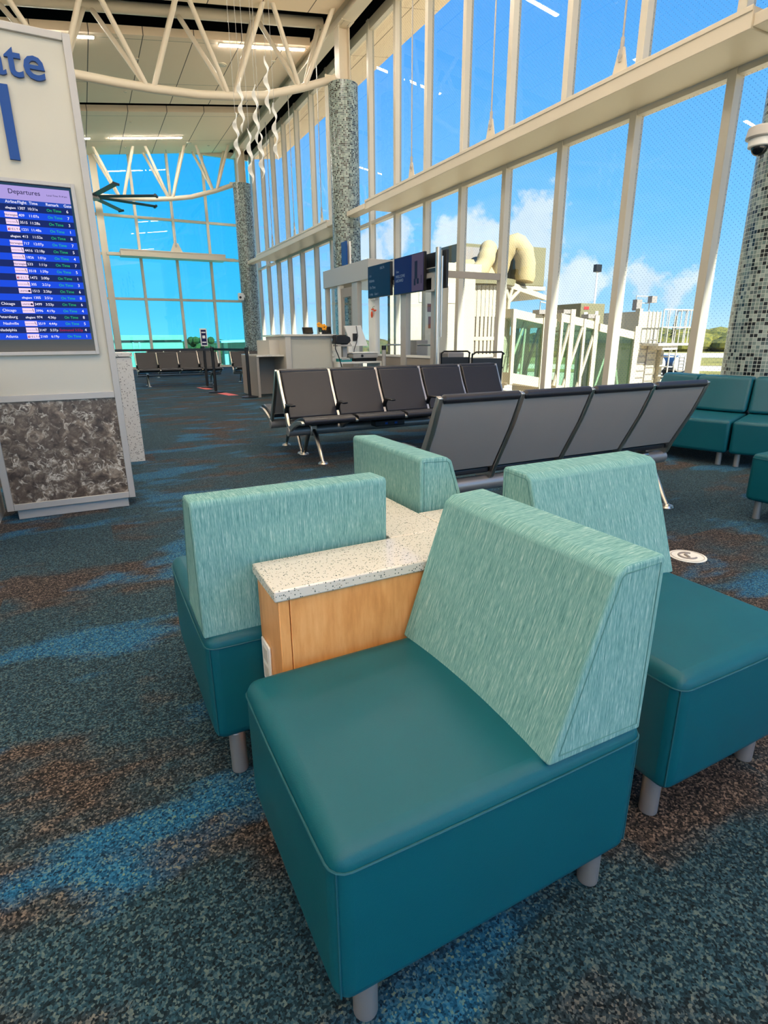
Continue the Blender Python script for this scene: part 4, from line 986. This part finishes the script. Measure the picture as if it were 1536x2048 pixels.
# neighbouring terminal wing and canopies seen through the blue end wall
t = thing('terminal_wing', 'low white terminal wing with a roof rail outside the blue glass wall', 'building', (0, 42, GZ))
part('wall', MB().box(-14, 6.45, 44, 58, GZ, 1.18), M['jet'], t); part('parapet', MB().box(-14.1, 6.5, 43.8, 58, 1.28, 1.62), M['jet'], t); part('shadow_gap', MB().box(-13.9, 6.4, 44.1, 57.8, 1.18, 1.28), M['shell'], t)
rp = MB()
for x in (-5, -1.6, 3.1, 3.5): rp.box(x, x + .08, 43.95, 44.0, GZ, 1.18)
part('rain_pipe', rp, M['greyw'], t)
t = thing('white_canopy', 'white flat canopy roof outside the blue glass wall, beside the shade tree', 'canopy', (12, 50, GZ))
part('roof', MB().prism([(9.6, 1.05), (18, 1.25), (18, 1.45), (9.6, 1.2)], 'y', 46, 56), M['white'], t)
for x in (10.0, 13, 17): part('post', MB().box(x, x + .3, 47, 47.3, GZ, 1.15), M['greyw'], t)
part('glass_front', MB().box(10.0, 17, 48, 48.1, GZ, 1.1), M['shell'], t)

# jet bridge
jb = thing('jet_bridge', 'cream jet bridge with glass sided telescopic tunnels beyond the facade', 'jet bridge', (15, 16.8, GZ))
part('fixed_wall', MB().box(7.95, 10.9, 14.95, 15.1, -.6, 3.05), M['jet'], jb); part('fixed_roof', MB().box(7.95, 11.0, 14.8, 18.6, 3.05, 3.3), M['jet'], jb)
part('fixed_floor', MB().box(7.95, 11.2, 14.95, 18.5, -.6, -.2), M['jet'], jb)
part('fixed_window', MB().box(8.9, 10.3, 14.93, 14.952, 2.2, 2.75), M['greyw'], jb, bevel=.005)
RX, RY, RR = 12.62, 18.2, 1.75
part('rotunda_drum', MB().cyl((RX, RY, -.6), (RX, RY, 2.94), RR, n=40), M['shell'], jb)
sl = MB()
for k in range(72):
    a = 2 * PI * k / 72; q = Matrix.Translation((RX, RY, 0)) @ Matrix.Rotation(a, 4, 'Z')
    sl.box(RR - .01, RR + .045, -.05, .05, -.4, 2.9, q)
part('shutter_slats', sl, M['jet'], jb, kind='stuff')
part('shutter_rail', MB().cyl((RX, RY, 1.12), (RX, RY, 1.24), RR + .055, n=48, cap=False).cyl((RX, RY, .55), (RX, RY, .66), RR + .055, n=48, cap=False).cyl((RX, RY, 1.9), (RX, RY, 2.92), RR + .03, n=48, cap=False), M['jet'], jb)
part('rotunda_roof', MB().cyl((RX, RY, 2.94), (RX, RY, 3.14), RR + .25, n=40), M['olive'], jb)
part('support_column', MB().cyl((RX, RY, GZ), (RX, RY, -.6), .5, n=24), M['jet'], jb)
part('roof_beam', MB().prism([(13.3, 2.92), (15.25, 2.50), (15.25, 2.66), (13.3, 3.14)], 'y', 16.55, 16.75).prism([(13.3, 2.98), (15.25, 2.56), (15.25, 2.62), (13.3, 3.08)], 'y', 16.75, 19.0), M['jet'], jb)
part('roof_brace', MB().tube([(13.55, 16.6, 2.0), (13.55, 16.6, 2.5), (13.35, 16.6, 2.95)], .07, n=8).tube([(13.55, 16.6, 2.4), (14.0, 16.6, 2.8)], .07, n=8).tube([(13.55, 16.6, 2.4), (13.7, 16.6, 2.9)], .06, n=8), M['jet'], jb)
# tunnels: slope gently down away from the building
def zs(x, z): return z - .155 * (x - 13.3)
def tunnel(x0, x1, y0, y1, zt, zb, posts, name, zz=0):
    P = part(name + '_roof', MB().prism([(x0, zs(x0, zt - .28)), (x1, zs(x1, zt - .28)), (x1, zs(x1, zt)), (x0, zs(x0, zt))], 'y', y0, y1), M['jet'], jb)
    part(name + '_sill', MB().prism([(x0, zs(x0, zb - .35)), (x1, zs(x1, zb - .35)), (x1, zs(x1, zb)), (x0, zs(x0, zb))], 'y', y0, y1), M['jet'], jb)
    for px, w in posts:
        for yy in (y0 - .03, y1 - .06): part(name + '_post', MB().prism([(px - w / 2, zs(px, zb - .4)), (px + w / 2, zs(px, zb - .4)), (px + w / 2, zs(px, zt + (.22 if w > .15 else 0))), (px - w / 2, zs(px, zt + (.22 if w > .15 else 0)))], 'y', yy, yy + .10), M['jet'], jb)
    for yy in (y0 + .05, y1 - .05):
        part(name + '_glazing', MB().quad((x0, yy, zs(x0, zb)), (x1, yy, zs(x1, zb)), (x1, yy, zs(x1, zt - .28)), (x0, yy, zs(x0, zt - .28))), M['greenglass'], jb, smooth=False)
    return P
tunnel(13.3, 15.35, 16.0, 18.1, 2.15, .02, ((13.36, .14), (14.78, .2)), 'inner_tunnel')
part('tunnel_brace', MB().tube([(13.42, 16.3, 0), (14.1, 16.3, 1.75)], .05, n=6).tube([(14.15, 16.3, 1.75), (14.05, 16.3, -.1)], .045, n=6).tube([(14.3, 17.6, 1.7), (14.2, 17.6, -.1)], .045, n=6).tube([(13.6, 17.9, 0), (13.8, 17.9, .7)], .05, n=6), M['jet'], jb)
tunnel(15.35, 17.25, 15.85, 18.25, 2.35, -.15, ((15.42, .12), (15.92, .22), (16.55, .12), (17.15, .22)), 'middle_tunnel')
for (a, b) in ((15.3, 15.85), (15.75, 16.5), (16.45, 17.15)):
    for yy in (15.9, 18.2): part('truss_diagonal', MB().tube([(a, yy, zs(a, -.2)), (b, yy, zs(b, 2.05))], .065, n=8), M['jet'], jb)
tunnel(17.25, 19.35, 15.75, 18.35, 2.30, -.2, ((19.25, .2),), 'outer_tunnel')
part('tunnel_brace', MB().tube([(17.5, 16.0, zs(17.5, -.1)), (18.2, 16.0, zs(18.2, 2.0))], .05, n=6).tube([(18.2, 16.0, zs(18.2, 2)), (18.9, 16.0, zs(18.9, -.1))], .05, n=6), M['jet'], jb)
for x, zt in ((14.78, 2.2), (15.92, 2.4), (17.15, 2.45)):
    part('cable_tray', MB().box(x - .45, x + .05, 15.85, 16.2, zs(x, zt + .02), zs(x, zt + .16)), M['shell'], jb)
part('roof_rail', MB().tube([(16.2, 17.9, 2.0), (16.2, 17.9, 2.55), (17.6, 17.9, 2.35), (17.6, 17.9, 1.7)], .025, n=6).tube([(16.65, 17.9, 1.95), (16.65, 17.9, 2.5)], .02, n=6).tube([(17.1, 17.9, 1.9), (17.1, 17.9, 2.42)], .02, n=6), M['greyw'], jb)
part('drive_support', MB().box(17.9, 18.3, 16.3, 16.7, GZ, -1.0).box(17.9, 18.3, 17.5, 17.9, GZ, -1.0).box(17.5, 18.8, 16.2, 18.0, -1.5, -1.0), M['jet'], jb)
# cab at the end with service stair and platform
part('cab', MB().box(19.45, 20.9, 16.0, 19.0, -1.3, 2.15), M['jet'], jb)
part('cab_post', MB().box(19.42, 19.6, 15.85, 16.05, -1.4, 2.25).box(20.98, 21.15, 15.85, 16.1, GZ, 1.0), M['jet'], jb)
ln = MB()
for k in range(9):
    z = -1.2 + k * .27
    ln.box(19.75, 20.25, 15.965, 16.0, z, z + .03, Matrix.Translation((0, 0, 0))); ln.box(20.32, 20.8, 15.965, 16.0, z + .12, z + .15)
ln.box(20.27, 20.31, 15.96, 16.0, -1.3, 1.1)
part('panel_joints', ln, M['shell'], jb)
part('service_platform', MB().box(19.9, 21.9, 15.2, 16.0, .86, .95).box(20.3, 21.2, 15.3, 16.0, .70, .86), M['greyw'], jb)
cg = MB()
for (x, y) in ((20.0, 15.22), (20.35, 15.22), (20.7, 15.22), (21.05, 15.22), (21.4, 15.22), (21.85, 15.22), (21.85, 15.6), (21.85, 15.98), (21.6, 15.22)):
    cg.cyl((x, y, .95), (x, y, 2.2), .022, n=6)
for z in (1.55, 2.2): cg.tube([(20.0, 15.22, z), (21.85, 15.22, z), (21.85, 15.98, z)], .025, n=6)
for k in range(6): cg.cyl((20.15 + .22 * k, 15.98, .95), (20.15 + .22 * k, 15.98, 2.2), .015, n=6)
part('platform_cage', cg, M['greyw'], jb)
part('roof_walkway', MB().tube([(19.8, 16.4, 2.2), (19.8, 16.4, 2.75), (20.6, 16.4, 2.75), (20.6, 16.4, 2.2)], .022, n=6).tube([(19.8, 16.4, 2.5), (20.6, 16.4, 2.5)], .018, n=6), M['greyw'], jb)
part('flood_lamp', MB().box(19.5, 19.8, 16.1, 16.3, 2.2, 2.6).box(20.35, 20.65, 16.1, 16.3, 2.5, 2.75), M['shell'], jb)
st = MB()
for k in range(12): st.box(20.95 + .0, 21.35, 15.5, 15.9, GZ + .4 * k, GZ + .4 * k + .04)
st.tube([(20.95, 15.45, GZ), (20.95, 15.45, .9)], .03, n=6).tube([(21.35, 15.45, GZ), (21.35, 15.45, .9)], .03, n=6)
part('service_stair', st, M['greyw'], jb)
# roof air handling unit and ducts
ac = thing('air_conditioner', 'large tan air conditioning unit with two fat ducts on the jet bridge roof', 'air conditioner', (14.2, 18.3, 3.1))
part('casing', MB().box(12.35, 13.4, 17.9, 19.4, 3.2, 4.42).box(14.0, 15.4, 16.9, 18.7, 3.0, 4.3), M['olive'], ac, bevel=.02)
part('side_grille', MB().box(12.42, 13.3, 17.88, 17.9, 3.3, 4.3), M['shell'], ac)
part('base_frame', MB().box(13.9, 15.45, 16.85, 18.7, 2.86, 2.99).box(12.3, 13.4, 17.8, 19.4, 3.1, 3.2), M['jet'], ac)
def bez(p, n=14):
    out = []
    for i in range(n + 1):
        u = i / n; q = [Vector(a) for a in p]
        while len(q) > 1: q = [a.lerp(b, u) for a, b in zip(q[:-1], q[1:])]
        out.append(q[0])
    return out
part('duct', MB().tube(bez([(13.15, 17.4, 4.1), (12.95, 17.0, 4.35), (12.75, 16.9, 3.6), (12.6, 17.0, 3.25), (12.0, 17.0, 3.15)]), [.26, .29, .31, .29, .28, .30, .32, .29, .28, .30, .32, .32, .34, .32, .28], n=18), M['duct'], ac)
part('duct', MB().tube(bez([(13.45, 17.1, 3.3), (13.5, 16.9, 4.2), (13.65, 16.7, 4.75), (14.3, 16.6, 4.4), (14.3, 16.6, 3.5), (14.2, 16.6, 3.1)]), [.28, .31, .29, .32, .34, .33, .36, .35, .33, .37, .34, .36, .34, .36, .32], n=18), M['duct'], ac)
part('duct_hood', MB().sph((12.6, 17.6, 3.1), (1.2, .8, .75), 20, 10, 0, .5), M['duct'], ac)
part('label_plate', MB().box(14.62, 14.85, 16.88, 16.9, 3.1, 3.4), M['yellow'], ac)
ou = thing('roof_unit', 'olive roof unit with a small red badge on the outer tunnel', 'air conditioner', (17.3, 17, 1.7))
part('casing', MB().box(16.75, 18.0, 16.3, 17.8, 1.55, 2.42), M['olive'], ou, bevel=.02)
part('badge', MB().box(16.9, 17.15, 16.285, 16.3, 2.2, 2.3), M['red'], ou); part('door_handle', MB().box(16.92, 17.1, 16.28, 16.3, 1.85, 2.1).box(17.5, 17.65, 16.28, 16.3, 1.9, 2.15), M['white'], ou)
# apron light mast
t = thing('light_mast', 'tall apron light mast standing beyond the jet bridge', 'lamp post', (43.8, 41.0, GZ))
part('pole', MB().cyl((43.8, 41.0, GZ), (43.8, 41.0, 7.2), .13, .08, n=12), M['white'], t); part('lamp_head', MB().box(43.45, 44.15, 40.8, 41.2, 7.1, 7.75), M['black'], t, bevel=.03)
# fuel tank trailers
def tanker(az, d, label):
    cx, cy = d * math.sin(R(az)), d * math.cos(R(az))
    t = thing('tank_trailer', label, 'tanker', (cx, cy, GZ), 'tank trailers on the apron')
    a = R(90 - az - 153); ux, uy = math.cos(a), math.sin(a)
    L = 9.5; z = GZ + 1.95; e = Vector((cx, cy, z)); f = e + Vector((-ux, -uy, 0)) * L
    part('tank', MB().cyl(e, f, 1.0, n=28), M['tank'], t)
    part('end_cap', MB().cyl(e + Vector((ux, uy, 0)) * .01, e + Vector((ux, uy, 0)) * .16, 1.02, .86, n=28), M['white'], t)
    n = Vector((ux, uy, 0)); s = Vector((-uy, ux, 0)); o = e + n * .22
    lad = MB()
    for q in (-.32, .32): lad.cyl(o + s * q + Vector((0, 0, -.95)), o + s * q + Vector((0, 0, 1.05)), .045, n=6)
    for k in range(5): lad.cyl(o + s * -.32 + Vector((0, 0, -.8 + .4 * k)), o + s * .32 + Vector((0, 0, -.8 + .4 * k)), .04, n=6)
    part('ladder', lad, M['shell'], t)
    part('chassis', MB().cyl(e + Vector((0, 0, -1.2)), f + Vector((0, 0, -1.2)), .25, n=8), M['black'], t)
    for q in (.8, 2.2, 6.2, 7.4):
        for w in (-.85, .85):
            c = e - n * q + s * w + Vector((0, 0, -1.42)); part('wheel', MB().cyl(c - s * .15, c + s * .15, .53, n=18), M['black'], t)
tanker(52.75, 82, 'tank trailer on the apron with a round white ladder end, nearer the jet bridge')
tanker(54.6, 84, 'tank trailer on the apron half hidden behind a facade mullion, right of its twin')
# apron railing
t = thing('apron_railing', 'thin metal railing on the apron in front of the tank trailers', 'railing', (44, 32, GZ))
rl = MB()
A = Vector((40.5, 33.0, 0)); B = Vector((62, 33.0, 0))
for z in (.55, 1.1): rl.tube([A + Vector((0, 0, GZ + z)), B + Vector((0, 0, GZ + z))], .03, n=6)
part('rails', rl, M['white'], t)
for k in range(12):
    p = A.lerp(B, k / 11); part('post', MB().cyl(p + Vector((0, 0, GZ)), p + Vector((0, 0, GZ + 1.15)), .04, n=6), M['white'], t)
# ------------------------------------------------------------------ sky, sun, camera
W = bpy.data.worlds.new('World'); S.world = W; W.use_nodes = True
N, K = W.node_tree.nodes, W.node_tree.links; N.clear()
out = N.new('ShaderNodeOutputWorld'); bg = N.new('ShaderNodeBackground'); K.new(bg.outputs[0], out.inputs[0])
tc = N.new('ShaderNodeTexCoord'); D = tc.outputs['Generated']
sx = N.new('ShaderNodeSeparateXYZ'); K.new(D, sx.inputs[0])
sky = ramp(N, [(0.0, srgb(196, 224, 240)), (.06, srgb(150, 204, 244)), (.17, srgb(116, 190, 250)), (.40, srgb(84, 162, 240)), (1.0, srgb(56, 122, 212))]); K.new(sx.outputs[2], sky.inputs[0])
n1 = noise(N, K, D, 9.0, 7, .62); n2 = noise(N, K, D, 3.0, 4, .55, sx=(1, 1, 3))
def blob(px, py, pz, k):
    d = N.new('ShaderNodeVectorMath'); d.operation = 'DISTANCE'; v = Vector((px, py, pz)).normalized(); d.inputs[1].default_value = v; K.new(D, d.inputs[0])
    return math_node(N, K, 'SUBTRACT', 1.0, math_node(N, K, 'DIVIDE', d.outputs['Value'], k))
CL = None
for b in [(0.644, 0.745, 0.173, 0.07), (0.657, 0.741, 0.141, 0.06), (0.613, 0.778, 0.136, 0.06), (0.585, 0.8, 0.137, 0.075), (0.557, 0.822, 0.124, 0.06), (0.774, 0.628, 0.077, 0.06), (0.797, 0.6, 0.062, 0.05), (0.707, 0.704, 0.074, 0.05), (0.464, 0.871, 0.161, 0.05), (0.439, 0.886, 0.147, 0.05)]:
    o = blob(*b); CL = o if CL is None else math_node(N, K, 'MAXIMUM', CL, o)
f = math_node(N, K, 'ADD', math_node(N, K, 'MULTIPLY', math_node(N, K, 'MAXIMUM', CL, -.6), .55), math_node(N, K, 'MULTIPLY', math_node(N, K, 'SUBTRACT', n1, .5), 1.9))
cm = ramp(N, [(.08, (0, 0, 0, 1)), (.24, (1, 1, 1, 1))]); K.new(f, cm.inputs[0])
low = ramp(N, [(0.0, (.45, .45, .45, 1)), (.16, (.22, .22, .22, 1)), (.3, (0, 0, 0, 1))]); K.new(sx.outputs[2], low.inputs[0])
wisp = ramp(N, [(.48, (0, 0, 0, 1)), (.68, (1, 1, 1, 1))]); K.new(n2, wisp.inputs[0])
c = mix_col(N, K, math_node(N, K, 'MULTIPLY', wisp.outputs[0], low.outputs[0]), sky.outputs[0], srgb(214, 230, 242))
ccol = mix_col(N, K, n1, srgb(176, 196, 216), srgb(255, 253, 246))
c = mix_col(N, K, math_node(N, K, 'MULTIPLY', cm.outputs[0], .9), c, ccol)
K.new(c, bg.inputs[0]); bg.inputs[1].default_value = 1.22
sun = bpy.data.lights.new('sun', 'SUN'); sun.energy = 12; sun.angle = R(.6); sun.color = (1.0, .93, .80)
so = bpy.data.objects.new('sun', sun); COL.objects.link(so)
el = R(41); sd = Vector((.145, -math.sqrt(math.cos(el) ** 2 - .145 ** 2), math.sin(el)))
so.rotation_euler = sd.to_track_quat('Z', 'Y').to_euler(); so.location = (20, -30, 40)
cam = bpy.data.cameras.new('camera'); co = bpy.data.objects.new('camera', cam); COL.objects.link(co); S.camera = co
cam.sensor_fit = 'VERTICAL'; cam.sensor_height = 36; cam.lens = 1115.41 / 2048 * 36; cam.clip_start = .05; cam.clip_end = 2000
pi_, ya, ro = R(17.117), R(27.257), R(-.4546)
F = Vector((math.sin(ya) * math.cos(pi_), math.cos(ya) * math.cos(pi_), -math.sin(pi_)))
Rt = Vector((math.cos(ya), -math.sin(ya), 0)); U = Rt.cross(F)
R2 = math.cos(ro) * Rt + math.sin(ro) * U; U2 = -math.sin(ro) * Rt + math.cos(ro) * U
co.matrix_world = Matrix(((R2.x, U2.x, -F.x, 0), (R2.y, U2.y, -F.y, 0), (R2.z, U2.z, -F.z, 1.15), (0, 0, 0, 1)))
S.view_settings.view_transform = 'Standard'; S.view_settings.look = 'None'; S.view_settings.gamma = 1; S.view_settings.use_curve_mapping = False
S.view_settings.exposure = 1.15
cy = S.cycles
cy.use_denoising = True; cy.max_bounces = 8; cy.diffuse_bounces = 5; cy.glossy_bounces = 4; cy.transparent_max_bounces = 40; cy.sample_clamp_indirect = 6.0; cy.caustics_reflective = False; cy.caustics_refractive = False
